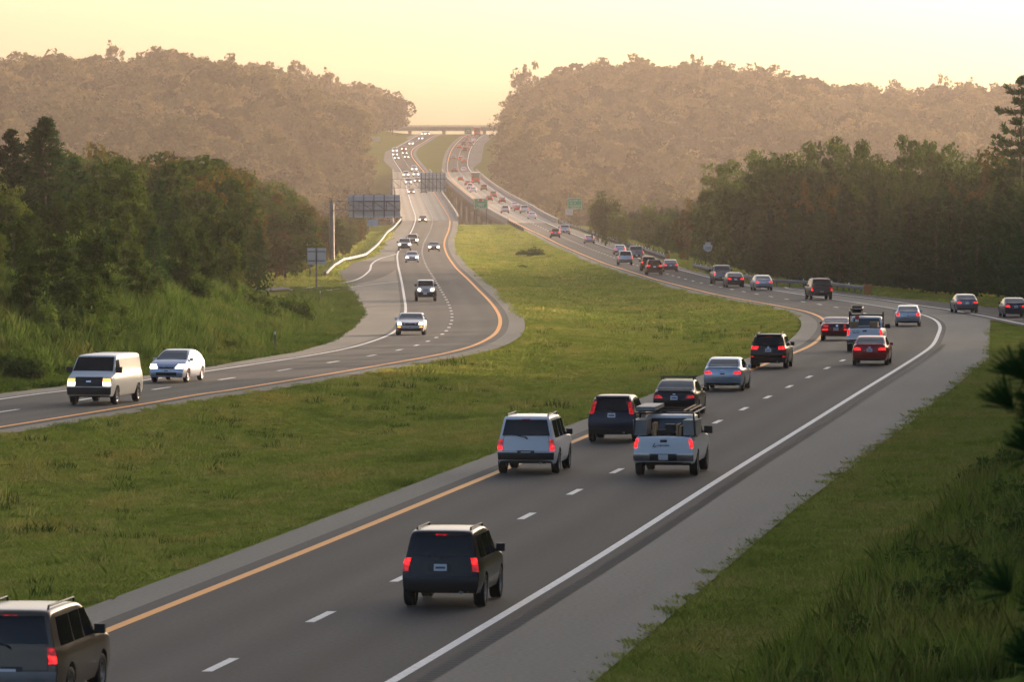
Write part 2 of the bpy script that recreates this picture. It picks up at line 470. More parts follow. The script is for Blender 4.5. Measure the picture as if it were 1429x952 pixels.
# ------------------------------------------------------------------ terrain
out_l = pchip([0, 200, 330, 385, 430, 480, 560, 640, 760, 1000, 1200, 1330, 1450, 1580, 1730, 1880, 2050, 2500, 3200, 6500],
              [5.5, 5.0, 4.6, 3.4, 0.6, -1.55, -1.9, -4.0, -7.0, -9.0, -12, -13, -8, 5, 20, 32, 35, 34, 18, 4])
out_r = pchip([0, 60, 110, 200, 330, 420, 560, 760, 1000, 1200, 1420, 1680, 1850, 2050, 2250, 2450, 2700, 3200, 6500],
              [1.0, 1.0, 1.2, 1.1, 0.2, -1.0, -1.8, -3.2, -5, -12, -13, -11, 0, 18, 34, 40, 38, 20, 4])
wid_l = pchip([0, 330, 430, 560, 900, 1200, 1700, 2100, 6500], [14, 13, 12, 14, 30, 60, 60, 62, 80])
wid_r = pchip([0, 110, 330, 560, 900, 1200, 1600, 1900, 6500], [9, 9, 14, 14, 30, 40, 42, 36, 60])

def lumps(x, y):
    return (np.sin(x*0.31 + 1.3*np.sin(y*0.047)) * np.sin(y*0.083 + 0.9) + 0.6*np.sin(x*0.83 + y*0.21)*np.sin(y*0.19 - x*0.13))

def terrain(x, y):
    x = np.asarray(x, float); y = np.asarray(y, float)
    z0 = zprof(y)
    val = 19.0*ss((y - 1195)/90)*(1 - ss((y - 1700)/95))
    inner = z0 - 0.06 - val
    # median swale
    a = fML(y); b = fMR(y)
    e = np.minimum(x - a, b - x)
    sw = np.where(e > 0, -np.minimum(0.085*e, 0.75) + 0.10*np.minimum(e/4, 1)*lumps(x, y)*0.5, 0)
    inner = inner + sw*(1 - ss((y - 1100)/80))
    ol = fEL(y) - x
    orr = x - fER(y)
    sl = ss((ol - 1.5)/wid_l(y)); sr = ss((orr - 1.5)/wid_r(y))
    bump = lumps(x, y)
    zl = out_l(y) + 0.35*bump*np.clip(ol/10, 0, 1)
    zr = out_r(y)*np.where(y > 1850, 1 - 0.27*ss((x - 80)/70), 1.0) + 0.25*bump*np.clip(orr/10, 0, 1)
    z = inner*(1 - sl) + zl*sl
    z = np.where(orr > 0, inner*(1 - sr) + zr*sr, z)
    return z

ys = [0.0]
while ys[-1] < 2500:
    y = ys[-1]; ys.append(y + (3.0 if y < 620 else (5.0 if y < 1300 else 7.0)))
while ys[-1] < 3500: ys.append(ys[-1]*1.05)
ys = np.array(ys)
xs = np.concatenate([-np.geomspace(1500, 75, 26), np.arange(-72, 62, 1.0), np.geomspace(64, 1500, 26)])
gx, gy = np.meshgrid(xs, ys)
gz = terrain(gx, gy)
nv = len(xs)
idx = np.arange(len(ys)*nv).reshape(len(ys), nv)
quads = np.stack([idx[:-1, :-1], idx[:-1, 1:], idx[1:, 1:], idx[1:, :-1]], -1).reshape(-1, 4)
ground = ob('ground', np_mesh('ground', np.stack([gx, gy, gz], -1).reshape(-1, 3), quads, M['ground'], True))
tag(ground, kind='structure')

# ------------------------------------------------------------------ roads
def rows(d0, d1, step=3.0):
    n = max(1, int(math.ceil((d1 - d0)/step)))
    return np.linspace(d0, d1, n+1)

def ribbon(name, d, x0, x1, lift, mat, parent=None, ncol=1, thick=0.0):
    """a sheet between x0(d) and x1(d), lying on the road profile"""
    me = bpy.data.meshes.new(name)
    z = zprof(d) + lift
    V = []; UV = []
    arc = np.concatenate([[0], np.cumsum(np.hypot(np.diff(d), np.diff((x0+x1)/2)))])
    for c in range(ncol+1):
        t = c/ncol
        V.append(np.stack([x0*(1-t) + x1*t, d, z], -1)); UV.append(np.stack([(x1-x0)*t, arc], -1))
    V = np.stack(V, 1); UV = np.stack(UV, 1)
    nr = len(d); ncv = ncol+1
    ii = np.arange(nr*ncv).reshape(nr, ncv)
    q = np.stack([ii[:-1, :-1], ii[:-1, 1:], ii[1:, 1:], ii[1:, :-1]], -1).reshape(-1, 4)
    verts = V.reshape(-1, 3); uv = UV.reshape(-1, 2)
    me = np_mesh(name, verts, q, mat, False)
    ul = me.uv_layers.new(name='UVMap')
    ul.data.foreach_set('uv', uv[q.ravel()].astype(np.float32).ravel())
    o = ob(name, me, parent)
    return o

def carriageway(name, fa, fb, fyel, fwht, sgn, b0, b1):
    base_d = np.concatenate([rows(24, 620, 3), rows(620, 2480, 6)[1:]])
    pave = ribbon(name, base_d, fa(base_d), fb(base_d), 0.0, M['shoulder']); tag(pave, kind='structure')
    for i, (a, b, mt, nm) in enumerate(((24, b0, 'asphalt', 'asphalt_lanes'), (b0, b1, 'concrete_deck', 'concrete_lanes'), (b1, 2480, 'asphalt', 'asphalt_lanes'))):
        dd = rows(a, b, 3 if a < 600 else 6)
        e = 0.62
        if mt == 'concrete_deck':
            lo, hi = fa(dd) + 0.1, fb(dd) - 0.1
        else:
            lo = np.minimum(fyel(dd), fwht(dd)) - (e if sgn > 0 else 0.4); hi = np.maximum(fyel(dd), fwht(dd)) + (0.4 if sgn > 0 else e)
        ribbon(nm, dd, lo, hi, 0.008, M[mt], pave)
    dd = base_d
    s = np.sqrt(1 + np.gradient(fyel(dd), dd)**2)
    w = 0.135 + np.clip((dd-500)/1500, 0, 1)*0.04
    ribbon('yellow_edge_line', dd, fyel(dd) - w*s, fyel(dd) + w*s, 0.016, M['yellow_line'], pave)
    s = np.sqrt(1 + np.gradient(fwht(dd), dd)**2)
    w = w*0.82
    ribbon('white_edge_line', dd, fwht(dd) - w*s, fwht(dd) + w*s, 0.016, M['white_line'], pave)
    dj = rows(60, 700, 3); cj = (fyel(dj) + fwht(dj))/2 + 0.16
    ribbon('pavement_joint', dj, cj - 0.025, cj + 0.025, 0.012, M['joint'], pave)
    return pave

right_road = carriageway('right_carriageway', fMR, fER, fRY, fRW, 1, BR0, BR1)
left_road = carriageway('left_carriageway', fEL, fML, fLY, fLW, -1, BL0, BL1)

def dashes(parent, fm, start, n_single, n_all):
    d = start; rest = MB(); cyc = 12.19
    for i in range(n_all):
        sl = float((fm(d+3) - fm(d-3))/6.0); s = math.sqrt(1 + sl*sl)
        L = 3.05/s; w = 0.10*s + min(0.04, d/40000)
        p = [(float(fm(q)), q, float(zprof(q)) + 0.016) for q in (d, d + L/2, d + L)]
        mb = MB() if i < n_single else rest
        for a, b in ((p[0], p[1]), (p[1], p[2])):
            mb.quad((a[0]-w, a[1], a[2]), (a[0]+w, a[1], a[2]), (b[0]+w, b[1], b[2]), (b[0]-w, b[1], b[2]))
        if i < n_single: ob('lane_dash', mb.mesh('lane_dash', M['white_line']), parent)
        d += cyc/s
    o = ob('lane_dash_far', rest.mesh('lane_dash_far', M['white_line']), parent); tag(o, kind='stuff')
dashes(right_road, fRM, 110.0 - 12.09*4, 56, 190)
dashes(left_road, fLM, 205.0, 48, 180)

# milled rumble strip on the right shoulder
mb = MB()
for q in np.arange(96, 330, 0.42):
    sl = float((fRW(q+2) - fRW(q-2))/4.0); x = float(fRW(q)) + 0.42; z = float(zprof(q)) + 0.012
    mb.quad((x, q, z), (x + 0.34, q, z), (x + 0.34 + sl*0.2, q + 0.2, z), (x + sl*0.2, q + 0.2, z))
tag(ob('rumble_strip', mb.mesh('rumble_strip', flat('milled_asphalt', (0.10, 0.093, 0.080), 0.9)), right_road), kind='stuff')

# on-ramp on the right
dd = rows(300, 560, 3)
r1x = np.interp(dd, _r1[0], _r1[1]); r1x = np.where(dd < _r1[0][0], _r1[1][0] + 0.015*(_r1[0][0]-dd), r1x)
r2x = np.interp(dd, _r2[0], _r2[1]); r2x = np.where(dd < _r2[0][0], _r2[1][0] + 0.02*(_r2[0][0]-dd), r2x)
r2x = np.maximum(r2x, r1x + 4.6*ss((560-dd)/120) + 0.5)
on_ramp = ribbon('on_ramp', dd, r1x - 0.8, r2x, 0.012, M['asphalt']); tag(on_ramp, kind='structure')
ribbon('white_edge_line', dd, r1x - 0.1, r1x + 0.12, 0.020, M['white_line'], on_ramp)
d2 = rows(420, 560, 3)
fR1 = lambda q: np.interp(q, dd, r1x)
# off-ramp on the left
def path_ribbon(name, pts, width, lift, mat, parent=None, off=0.0):
    P = [Vector((x, y, 0)) for x, y in pts]
    fine = []
    for i in range(len(P)-1):
        a = P[max(i-1, 0)]; b = P[i]; c = P[i+1]; e = P[min(i+2, len(P)-1)]
        for q in range(6):
            t = q/6
            fine.append(0.5*((2*b) + (c-a)*t + (2*a - 5*b + 4*c - e)*t*t + (-a + 3*b - 3*c + e)*t**3))
    fine.append(P[-1])
    mb = MB(); L = []; R = []
    for i, p in enumerate(fine):
        t = (fine[min(i+1, len(fine)-1)] - fine[max(i-1, 0)]).normalized(); n = Vector((t.y, -t.x, 0))
        z = lambda q: float(zprof(q.y)) + lift
        l = p + n*(off - width/2); r = p + n*(off + width/2)
        L.append((l.x, l.y, z(l))); R.append((r.x, r.y, z(r)))
    for i in range(len(fine)-1): mb.quad(L[i], R[i], R[i+1], L[i+1])
    return ob(name, mb.mesh(name, mat), parent)
offp = [(-17.2, 760), (-17.6, 690), (-17.6, 640), (-18.4, 600), (-20.5, 572), (-25, 548), (-33, 524), (-46, 503), (-66, 486)]
off_ramp = path_ribbon('off_ramp', offp, 7.2, 0.012, M['asphalt']); tag(off_ramp, kind='structure')
path_ribbon('white_edge_line', [on_road(*p) for p in ((553.6,354.6),(531,361),(519,368.5),(515,378.5),(496,391),(450,399),(405,405))], 0.26, 0.022, M['white_line'], off_ramp)
path_ribbon('white_edge_line', [on_road(*p) for p in ((557,393),(522,397),(488,401),(440,408))], 0.24, 0.022, M['white_line'], off_ramp)
# crossover strip in the median
def strip(name, px0, px1, py, wpx, mat):
    a = on_road(px0, py); b = on_road(px1, py)
    mb = MB(); n = 8
    for i in range(n):
        x0 = a[0] + (b[0]-a[0])*i/n; x1 = a[0] + (b[0]-a[0])*(i+1)/n
        za = float(terrain(x0, a[1])) + 0.09; zb = float(terrain(x1, a[1])) + 0.09
        za2 = float(terrain(x0, a[1]+22)) + 0.09; zb2 = float(terrain(x1, a[1]+22)) + 0.09
        mb.quad((x0, a[1], za), (x1, a[1], zb), (x1, a[1]+22, zb2), (x0, a[1]+22, za2))
    o = ob(name, mb.mesh(name, mat)); tag(o, kind='structure')
strip('median_crossover_path', 700, 768, 339, 2, M['shoulder'])

# ------------------------------------------------------------------ guardrails
def resample(pts, step):
    P = [np.array(p, float) for p in pts]
    seg = [np.linalg.norm(P[i+1]-P[i]) for i in range(len(P)-1)]
    cum = np.concatenate([[0], np.cumsum(seg)]); n = max(1, int(round(cum[-1]/step)))
    s = np.linspace(0, cum[-1], n+1); A = np.array(P)
    return np.stack([np.interp(s, cum, A[:, j]) for j in range(A.shape[1])], -1)

post_me = None
def guardrail(label, pts, side, step=3.8, z_off=0.0):
    """pts: world (x, y) along the rail; side: +1 when the traffic is on the left of the rail (towards -x)"""
    global post_me
    P = resample(pts, 2.0)
    root = ob('guardrail', None, None, (P[0][0], P[0][1], float(zprof(P[0][1]))))
    O = np.array(root.location)
    tag(root, label, 'guardrail')
    prof = [(0.0, 0.42), (0.075, 0.47), (0.075, 0.53), (0.0, 0.575), (0.075, 0.62), (0.075, 0.69), (0.0, 0.74)]
    mb = MB(); R = []
    for x, y in P:
        z = float(zprof(y)) + z_off
        R.append([(x - side*a - O[0], y - O[1], z + h - O[2]) for a, h in prof])
    for i in range(len(P)-1):
        for j in range(len(prof)-1):
            mb.quad(R[i][j], R[i+1][j], R[i+1][j+1], R[i][j+1])
        mb.quad((R[i][0][0]+side*0.03,)+R[i][0][1:], (R[i+1][0][0]+side*0.03,)+R[i+1][0][1:], (R[i+1][-1][0]+side*0.03,)+R[i+1][-1][1:], (R[i][-1][0]+side*0.03,)+R[i][-1][1:])
    ob('beam', mb.mesh('guardrail_beam', M['steel'], True), root)
    if post_me is None:
        pm = MB(); pm.box((0, 0, 0.2), (0.15, 0.15, 1.1), 0); pm.box((0, 0, 0.77), (0.20, 0.20, 0.05), 0)
        post_me = pm.mesh('guardrail_post', M['dark_steel'])
        rm = MB(); rm.box((0, 0, 0.86), (0.10, 0.05, 0.16))
        guardrail.reflector = rm.mesh('reflector', M['sign_white'])
    for q, (x, y) in enumerate(resample(pts, step)):
        p = ob('post', post_me, root, (x + side*0.13 - O[0], y - O[1], float(zprof(y)) - 0.05 + z_off - O[2]))
        if q % 3 == 0: ob('reflector', guardrail.reflector, p, (0, 0, 0))
    return root

def dedge(f, d0, d1, off, step=6.0):
    return [(float(f(q)) + off, q) for q in np.arange(d0, d1 + 0.1, step)]

gA = guardrail('long steel guardrail on the right beside the route shield sign', dedge(fER, 523, 690, 0.35), 1)
eb = MB(); e0 = Vector(gA.location)
eb.box((0.15, -0.6, 0.48), (0.75, 0.22, 0.95)); ob('end_marker', eb.mesh('end_marker', M['orange_marker']), gA)
gB = guardrail('steel guardrail on the right running back to the far bridge', dedge(fER, 762, BR0 - 4, 0.35), 1)
eb = MB(); eb.box((0.15, -0.6, 0.48), (0.6, 0.22, 0.9)); ob('end_marker', eb.mesh('end_marker', M['orange_marker']), gB)
guardrail('curved pale guardrail on the left beside the exit ramp', [(p[0]-0.3, p[1]) for p in [on_road(459,389), on_road(470,377), on_road(483,368)]] + dedge(fEL, 745, BL0 - 4, -0.35), -1)
guardrail('short dark guardrail at the median edge before the right bridge', dedge(lambda d: fRY(d) - 1.9, 1120, BR0 - 4, 0), -1)

# ------------------------------------------------------------------ bridges over the valley
def bridge(label, fa, fb, d0, d1, rail_only_step=6.0):
    dd = rows(d0, d1, 6.0)
    y0 = d0; root = ob('highway_bridge', None, None, (float((fa(d0)+fb(d0))/2), d0, float(zprof(d0)) - 2.0))
    tag(root, label, 'bridge')
    O = np.array(root.location)
    a = fa(dd); b = fb(dd); z = zprof(dd)
    def slab(name, xa, xb, zt, zb, mat):
        mb = MB()
        for i in range(len(dd)-1):
            p = [(xa[i], dd[i], zt[i]), (xb[i], dd[i], zt[i]), (xb[i], dd[i], zb[i]), (xa[i], dd[i], zb[i])]
            q = [(xa[i+1], dd[i+1], zt[i+1]), (xb[i+1], dd[i+1], zt[i+1]), (xb[i+1], dd[i+1], zb[i+1]), (xa[i+1], dd[i+1], zb[i+1])]
            p = [tuple(np.array(t)-O) for t in p]; q = [tuple(np.array(t)-O) for t in q]
            for j in range(4):
                k2 = (j+1) % 4
                mb.quad(p[j], p[k2], q[k2], q[j])
            if i == 0: mb.quad(*p[::-1])
            if i == len(dd)-2: mb.quad(*q)
        return ob(name, mb.mesh(name, mat), root)
    slab('deck', a - 0.45, b + 0.45, z - 0.02, z - 0.42, M['concrete'])
    for s, e in ((-1, a), (1, b)):
        lo = e - 0.40 if s < 0 else e + 0.02
        slab('parapet', lo, lo + 0.38, z + 0.95, z + 0.0, M['concrete'])
    ng = 4
    for g in range(ng):
        t = (g + 0.5)/ng; c = a*(1-t) + b*t
        slab('girder', c - 0.35, c + 0.35, z - 0.43, z - 2.1, M['pier'])
    nsp = 11
    for i in range(1, nsp):
        y = d0 + (d1 - d0)*i/nsp
        zt = float(zprof(y)) - 2.1; xa = float(fa(y)) + 0.3; xb = float(fb(y)) - 0.3
        gb = float(terrain((xa+xb)/2, y)) - 1.0
        if zt - gb < 2.0: continue
        mb = MB(); mb.box(((xa+xb)/2 - O[0], y - O[1], zt - 0.6 - O[2]), (xb-xa, 1.5, 1.2))
        pr = ob('pier', mb.mesh('pier_cap', M['pier']), root)
        for t in (0.15, 0.5, 0.85):
            cxx = xa + (xb-xa)*t
            c = MB(); c.tube([(cxx - O[0], y - O[1], gb - O[2]), (cxx - O[0], y - O[1], zt - 1.1 - O[2])], 0.62, 10)
            ob('column', c.mesh('column', M['pier'], True, 40), pr)
    return root
fLd = lambda d: fRY(d) - 1.6
bridge('long concrete bridge carrying the right carriageway across the valley', fLd, fER, BR0, BR1)
bridge('long concrete bridge carrying the left carriageway across the valley', fEL, lambda d: fLY(d) + 1.6, BL0, BL1)

# overpass on the skyline
OD = 2620.0
def overpass():
    pa = at_depth(520, 180, OD); pb = at_depth(700, 180, OD)
    root = ob('overpass_bridge', None, None, (0.5*(pa.x+pb.x), OD, float(zprof(OD)))); O = root.location
    tag(root, 'flat overpass bridge crossing both carriageways on the skyline', 'bridge')
    w = pb.x - pa.x
    zt = at_depth(600, 178.8, OD).z; zb = at_depth(600, 182.6, OD).z
    mb = MB(); mb.box((0, 0, (zt+zb)/2 - O.z), (w, 11, zt - zb)); ob('girder', mb.mesh('girder', M['pier']), root)
    mb = MB(); mb.box((0, 0, zt + 0.12 - O.z), (w + 0.4, 12.4, 0.24)); ob('deck', mb.mesh('deck', M['concrete']), root)
    for s in (-1, 1):
        mb = MB(); mb.box((0, s*6.0, zt + 0.24 + 0.35 - O.z), (w + 0.4, 0.3, 0.7)); ob('parapet', mb.mesh('parapet', M['concrete']), root)
        rl = MB()
        for i in range(31): rl.box((-w/2 + w*i/30, s*6.0, zt + 0.94 + 0.25 - O.z), (0.12, 0.12, 0.5))
        rl.box((0, s*6.0, zt + 1.45 - O.z), (w, 0.12, 0.10)); ob('railing', rl.mesh('railing', M['dark_steel']), root)
    for px in (572, 619.5, 676):
        x = at_depth(px, 183, OD).x
        g = float(terrain(x, OD)) - 3
        mb = MB(); mb.box((x - O.x, 0, (zb + g)/2 - O.z), (1.5, 6.0, zb - g)); p = ob('pier', mb.mesh('pier', M['pier']), root)
overpass()

# ------------------------------------------------------------------ signs
def text_mesh(txt, size, mat, extr=0.004):
    c = bpy.data.curves.new('lettering', 'FONT'); c.body = txt; c.size = size; c.align_x = 'CENTER'; c.align_y = 'CENTER'; c.extrude = extr
    o = bpy.data.objects.new('lettering', c)
    col.objects.link(o)
    dg = bpy.context.evaluated_depsgraph_get(); dg.update()
    me = bpy.data.meshes.new_from_object(o.evaluated_get(dg))
    bpy.data.objects.remove(o); bpy.data.curves.remove(c)
    me.materials.clear(); me.materials.append(mat)
    return me

def bar_text(w, h, mat, seed):
    """unreadable line of small lettering, as blocks"""
    r = random.Random(seed); mb = MB(); x = -w/2
    while x < w/2 - 0.05:
        lw_ = r.uniform(0.10, 0.17)*h/0.3
        if r.random() < 0.84:
            mb.box((x + lw_/2, 0, 0), (lw_*0.35, 0.01, h)); mb.box((x + lw_*0.7, 0, r.choice((-0.3, 0, 0.3))*h), (lw_*0.5, 0.01, h*0.25))
        x += lw_*1.5
    return mb.mesh('lettering', mat)

def panel_box(mb, x0, x1, z0, z1, y, t): mb.box(((x0+x1)/2, y, (z0+z1)/2), (x1-x0, t, z1-z0))

def ground_sign(name, label, d, px0, px1, py0, py1, posts, face, group=None, back=False, base_z=None, rows_=(), cat='road sign'):
    """a panel facing the camera (or seen from its back), on posts to the ground"""
    a = at_depth(px0, py0, d); b = at_depth(px1, py1, d); cx = (a.x+b.x)/2
    g = float(terrain(cx, d)) if base_z is None else base_z
    root = ob(name, None, None, (cx, d, g)); tag(root, label, cat, group)
    mb = MB(); panel_box(mb, a.x-cx, b.x-cx, b.z-g, a.z-g, 0, 0.05); p = ob('panel', mb.mesh('panel', face), root)
    w = b.x - a.x; h = a.z - b.z
    if not back:
        fr = MB(); t = 0.05; zc = (a.z+b.z)/2 - g
        for s in (-1, 1):
            fr.box((s*(w/2 - 0.09), -0.03, zc), (t, 0.012, h - 0.14)); fr.box((0, -0.032, zc + s*(h/2 - 0.09)), (w - 0.14, 0.012, t))
        ob('border', fr.mesh('border', M['sign_white']), p)
    else:
        fr = MB()
        for s in (-0.28, 0.28): fr.box((0, -0.055, (a.z+b.z)/2 - g + s*h), (w*0.96, 0.06, 0.09))
        ob('brace', fr.mesh('brace', M['dark_steel']), p)
    for (fx, fz, fw, fh, mt, sd) in rows_:
        ob('lettering', bar_text(fw*w, fh*h, mt, sd), p, (fx*w/2, -0.035, (a.z+b.z)/2 - g + fz*h/2))
    for t in posts:
        pm = MB(); x = t*w/2; gz_ = float(terrain(cx + x, d))
        top = (a.z - g) if back else (b.z - g + 0.3)
        pm.box((x, 0.09 if not back else -0.12, (top + gz_ - g - 0.4)/2), (0.16, 0.12, top - (gz_ - g) + 0.4)); ob('post', pm.mesh('post', M['dark_steel']), root)
    return root, p

# route shield on the right
d = 685.0
a = at_depth(981.5, 341.6, d); b = at_depth(994, 351.6, d); cx = (a.x+b.x)/2; g = float(terrain(cx, d))
shield = ob('route_sign', None, None, (cx, d, g)); tag(shield, 'white route 288 shield on a post in front of dark pines', 'road sign')
w = b.x-a.x; h = a.z-b.z; zc = (a.z+b.z)/2 - g
out = [(-0.5, 0.5), (0.38, 0.5), (0.47, 0.42), (0.5, 0.2), (0.49, -0.02), (0.40, -0.24), (0.22, -0.41), (0.0, -0.5), (-0.22, -0.41), (-0.40, -0.24), (-0.49, -0.02), (-0.5, 0.2)]
mb = MB(); fr_ = [(x*w, -0.02, zc + z*h) for x, z in out]; bk = [(x*w, 0.02, zc + z*h) for x, z in out]
mb.poly(fr_); mb.poly(bk[::-1])
for i in range(len(out)): mb.quad(fr_[i], bk[i], bk[(i+1) % len(out)], fr_[(i+1) % len(out)])
sp_ = ob('shield', mb.mesh('shield', M['sign_white']), shield)
ob('number', text_mesh('288', 0.56, M['sign_black']), sp_, (0.0, -0.035, zc + 0.02), (math.pi/2, 0, 0))
mb = MB(); mb.box((0, 0, zc + h*0.5 + 0.17), (w*0.62, 0.04, 0.30)); bn = ob('direction_banner', mb.mesh('banner', M['sign_white']), shield)
ob('lettering', text_mesh('NORTH', 0.20, M['sign_black']), bn, (0, -0.035, zc + h*0.5 + 0.17), (math.pi/2, 0, 0))
mb = MB(); mb.box((0, 0.07, (zc + h*0.5)/2 - 0.2), (0.09, 0.08, zc + h*0.5 + 0.4)); ob('post', mb.mesh('post', M['dark_steel']), shield)

W_ = M['sign_white']
s4, p4 = ground_sign('guide_sign', 'green guide sign with a red shield patch beside the right bridge', 1206, 661.2, 680.6, 277, 291.4, (-0.55, 0.8), M['sign_green'],
            rows_=((0.05, -0.02, 0.62, 0.15, W_, 1), (0.05, -0.36, 0.55, 0.13, W_, 2), (0.1, -0.72, 0.7, 0.11, W_, 3)))
zz = at_depth(0, 279.2, 1206).z - s4.location.z
mb = MB(); mb.box((0.0, -0.04, zz), (1.15, 0.012, 0.5)); ob('route_shield', mb.mesh('route_shield', M['sign_pink']), p4)
mb = MB(); mb.box((0.0, -0.05, zz), (0.72, 0.012, 0.5)); ob('red_field', mb.mesh('red_field', M['sign_red']), p4)
s5, p5 = ground_sign('guide_sign', 'green guide sign standing above a white plate at the valley edge', 1203, 792, 812.2, 276, 291.6, (-0.75, 0.85), M['sign_green'],
            rows_=((0.0, 0.52, 0.72, 0.14, W_, 4), (-0.25, 0.05, 0.42, 0.14, W_, 5), (0.0, -0.40, 0.7, 0.12, W_, 6), (0.05, -0.75, 0.55, 0.1, W_, 7)))
ground_sign('small_sign', 'pale white plate in front of the green sign at the valley edge', 1196, 789, 799.6, 292, 300, (0,), M['sign_pink'])
ground_sign('road_sign', 'grey back of the larger square sign beside the exit ramp', 548, 429, 455, 346, 369, (-0.03,), M['sign_back'], back=True)
ground_sign('road_sign', 'grey back of a smaller sign half hidden behind the exit ramp sign', 612, 424.5, 440, 339.5, 358, (0.05,), M['sign_back'], back=True)
ground_sign('far_sign', 'pale far sign on the left roadside below the wooded hill', 2090, 517, 530.5, 190.5, 197.5, (0.8,), M['sign_pink'])
ground_sign('median_sign', 'pale rectangular sign standing in the far green median', 1975, 600, 611, 217.5, 225, (-0.5, 0.5), M['sign_pink'])
ground_sign('median_sign', 'tiny pale marker higher up in the far green median', 2060, 609.5, 613, 209.5, 212.5, (0,), M['sign_pink'])
ground_sign('guide_sign', 'small green sign in front of the skyline overpass', 2330, 648, 658.5, 178, 190.5, (-0.6, 0.6), M['sign_green'],
            rows_=((0.0, 0.4, 0.6, 0.12, W_, 8), (0.0, 0.0, 0.6, 0.12, W_, 9)))
# small solar panel on a pole behind the right guardrail
d = 935.0; q = at_depth(864, 303, d); g = float(terrain(q.x, d))
sol = ob('solar_beacon', None, None, (q.x, d, g)); tag(sol, 'small solar panel on a pole behind the right guardrail', 'solar panel')
mb = MB(); mb.tube([(0, 0, -0.3), (0, 0, q.z - g + 0.2)], 0.06, 8); ob('pole', mb.mesh('pole', M['steel']), sol)
mb = MB(); mb.box((0, -0.12, q.z - g + 0.15), (0.85, 0.05, 0.75), 0, Matrix.Rotation(math.radians(-30), 3, 'X') @ Matrix.Rotation(math.radians(25), 3, 'Y')); ob('solar_panel', mb.mesh('solar_panel', M['sign_back']), sol)
mb = MB(); mb.box((-0.1, 0, 1.0), (0.4, 0.25, 0.5)); ob('cabinet', mb.mesh('cabinet', M['steel']), sol)

def gantry(label, d, post_px, post_top, x_end, truss, panel, ncols, lights=False):
    """cantilever sign structure seen from behind"""
    pl = at_depth(post_px, post_top, d); g = float(terrain(pl.x, d)) if d < 1200 else float(zprof(d)) - 1.0
    root = ob('sign_gantry', None, None, (pl.x, d, g)); tag(root, label, 'sign gantry')
    X0 = pl.x
    mb = MB(); mb.tube([(0, 0, -1.0), (0, 0, pl.z - g)], [0.38, 0.30], 14); ob('post', mb.mesh('post', M['steel'], True, 50), root)
    zt = at_depth(0, truss[0], d).z - g; zb = at_depth(0, truss[1], d).z - g; xe = at_depth(x_end, 0, d).x - X0
    tr = MB(); n = max(4, int(abs(xe)/1.7))
    for yy in (-0.35, 0.35):
        for z in (zt, zb): tr.tube([(0, yy, z), (xe, yy, z)], 0.07, 6)
        for i in range(n):
            a_ = xe*i/n; b_ = xe*(i+1)/n
            tr.tube([(a_, yy, zt), (b_, yy, zb)], 0.045, 5); tr.tube([(b_, yy, zt), (b_, yy, zb)], 0.045, 5)
    ob('truss', tr.mesh('truss', M['dark_steel']), root)
    a = at_depth(panel[0], panel[1], d); b = at_depth(panel[2], panel[3], d)
    px0 = a.x - X0; px1 = b.x - X0
    for i in range(ncols):
        x0 = px0 + (px1-px0)*i/ncols; x1 = px0 + (px1-px0)*(i+1)/ncols
        m2 = MB(); panel_box(m2, x0 + 0.006, x1 - 0.006, b.z - g, a.z - g, 0.62, 0.05); ob('panel', m2.mesh('panel', M['sign_back']), root)
    fr = MB()
    for i in range(ncols):
        x = px0 + (px1-px0)*(i+0.45)/ncols
        fr.box((x, 0.52, (a.z+b.z)/2 - g), (0.13, 0.12, (a.z - b.z)*1.03))
    for t in (0.12, 0.30, 0.52, 0.70, 0.88): fr.box(((px0+px1)/2, 0.575, b.z - g + (a.z-b.z)*t), (px1-px0, 0.02, 0.035))
    ob('brace', fr.mesh('brace', M['dark_steel']), root)
    return root, X0, g
gr, gx0, gg = gantry('big grey sign back on a cantilever gantry over the left carriageway', 750, 463, 279.5, 558, (280.5, 293.5), (486.5, 272, 558.3, 303.5), 5)
a = at_depth(513, 306, 752); b = at_depth(528.5, 315.5, 752)
mb = MB(); panel_box(mb, a.x-gx0, b.x-gx0, b.z-gg, a.z-gg, 0.62, 0.05); ob('small_panel', mb.mesh('small_panel', M['sign_back']), gr)
mb = MB(); [mb.box((xx, 0.62, (a.z - gg) + 0.15), (0.06, 0.05, 0.34)) for xx in (a.x-gx0+0.4, b.x-gx0-0.4)]; ob('hanger', mb.mesh('hanger', M['dark_steel']), gr)
gantry('grey sign back on a truss gantry at the left bridge', 1236, 546.8, 249, 622, (250, 262), (586, 241, 622.5, 267), 7)
gantry('small far grey sign back on a gantry below the overpass', 2230, 551, 186, 571, (187.5, 190), (548.5, 191, 570.5, 199.5), 6)

# delineator posts
def delineator(px, py, label):
    x, y = on_road(px, py); z = float(terrain(x, y))
    root = ob('delineator_post', None, None, (x, y, z)); tag(root, label, 'marker post', 'roadside delineator posts')
    mb = MB(); mb.box((0, 0, 0.42), (0.09, 0.03, 1.15)); ob('post', mb.mesh('post', M['dark_steel']), root)
    mb = MB(); mb.box((0, -0.022, 0.90), (0.085, 0.012, 0.16)); ob('reflector', mb.mesh('reflector', M['sign_white']), root)
delineator(384, 486, 'thin dark marker post in grass below the left bank')
delineator(447, 421, 'thin marker post on grass in front of the exit ramp signs')
delineator(656, 335, 'white marker post at the far tip of the median')
delineator(724, 329, 'marker post by the end of the short median guardrail')

# ------------------------------------------------------------------ vehicles
def chaikin(p, n=2):
    for _ in range(n):
        q = [p[0]]
        for a, b in zip(p[:-1], p[1:]):
            q.append((a[0]*0.78 + b[0]*0.22, a[1]*0.78 + b[1]*0.22)); q.append((a[0]*0.22 + b[0]*0.78, a[1]*0.22 + b[1]*0.78))
        q.append(p[-1]); p = q
    return p

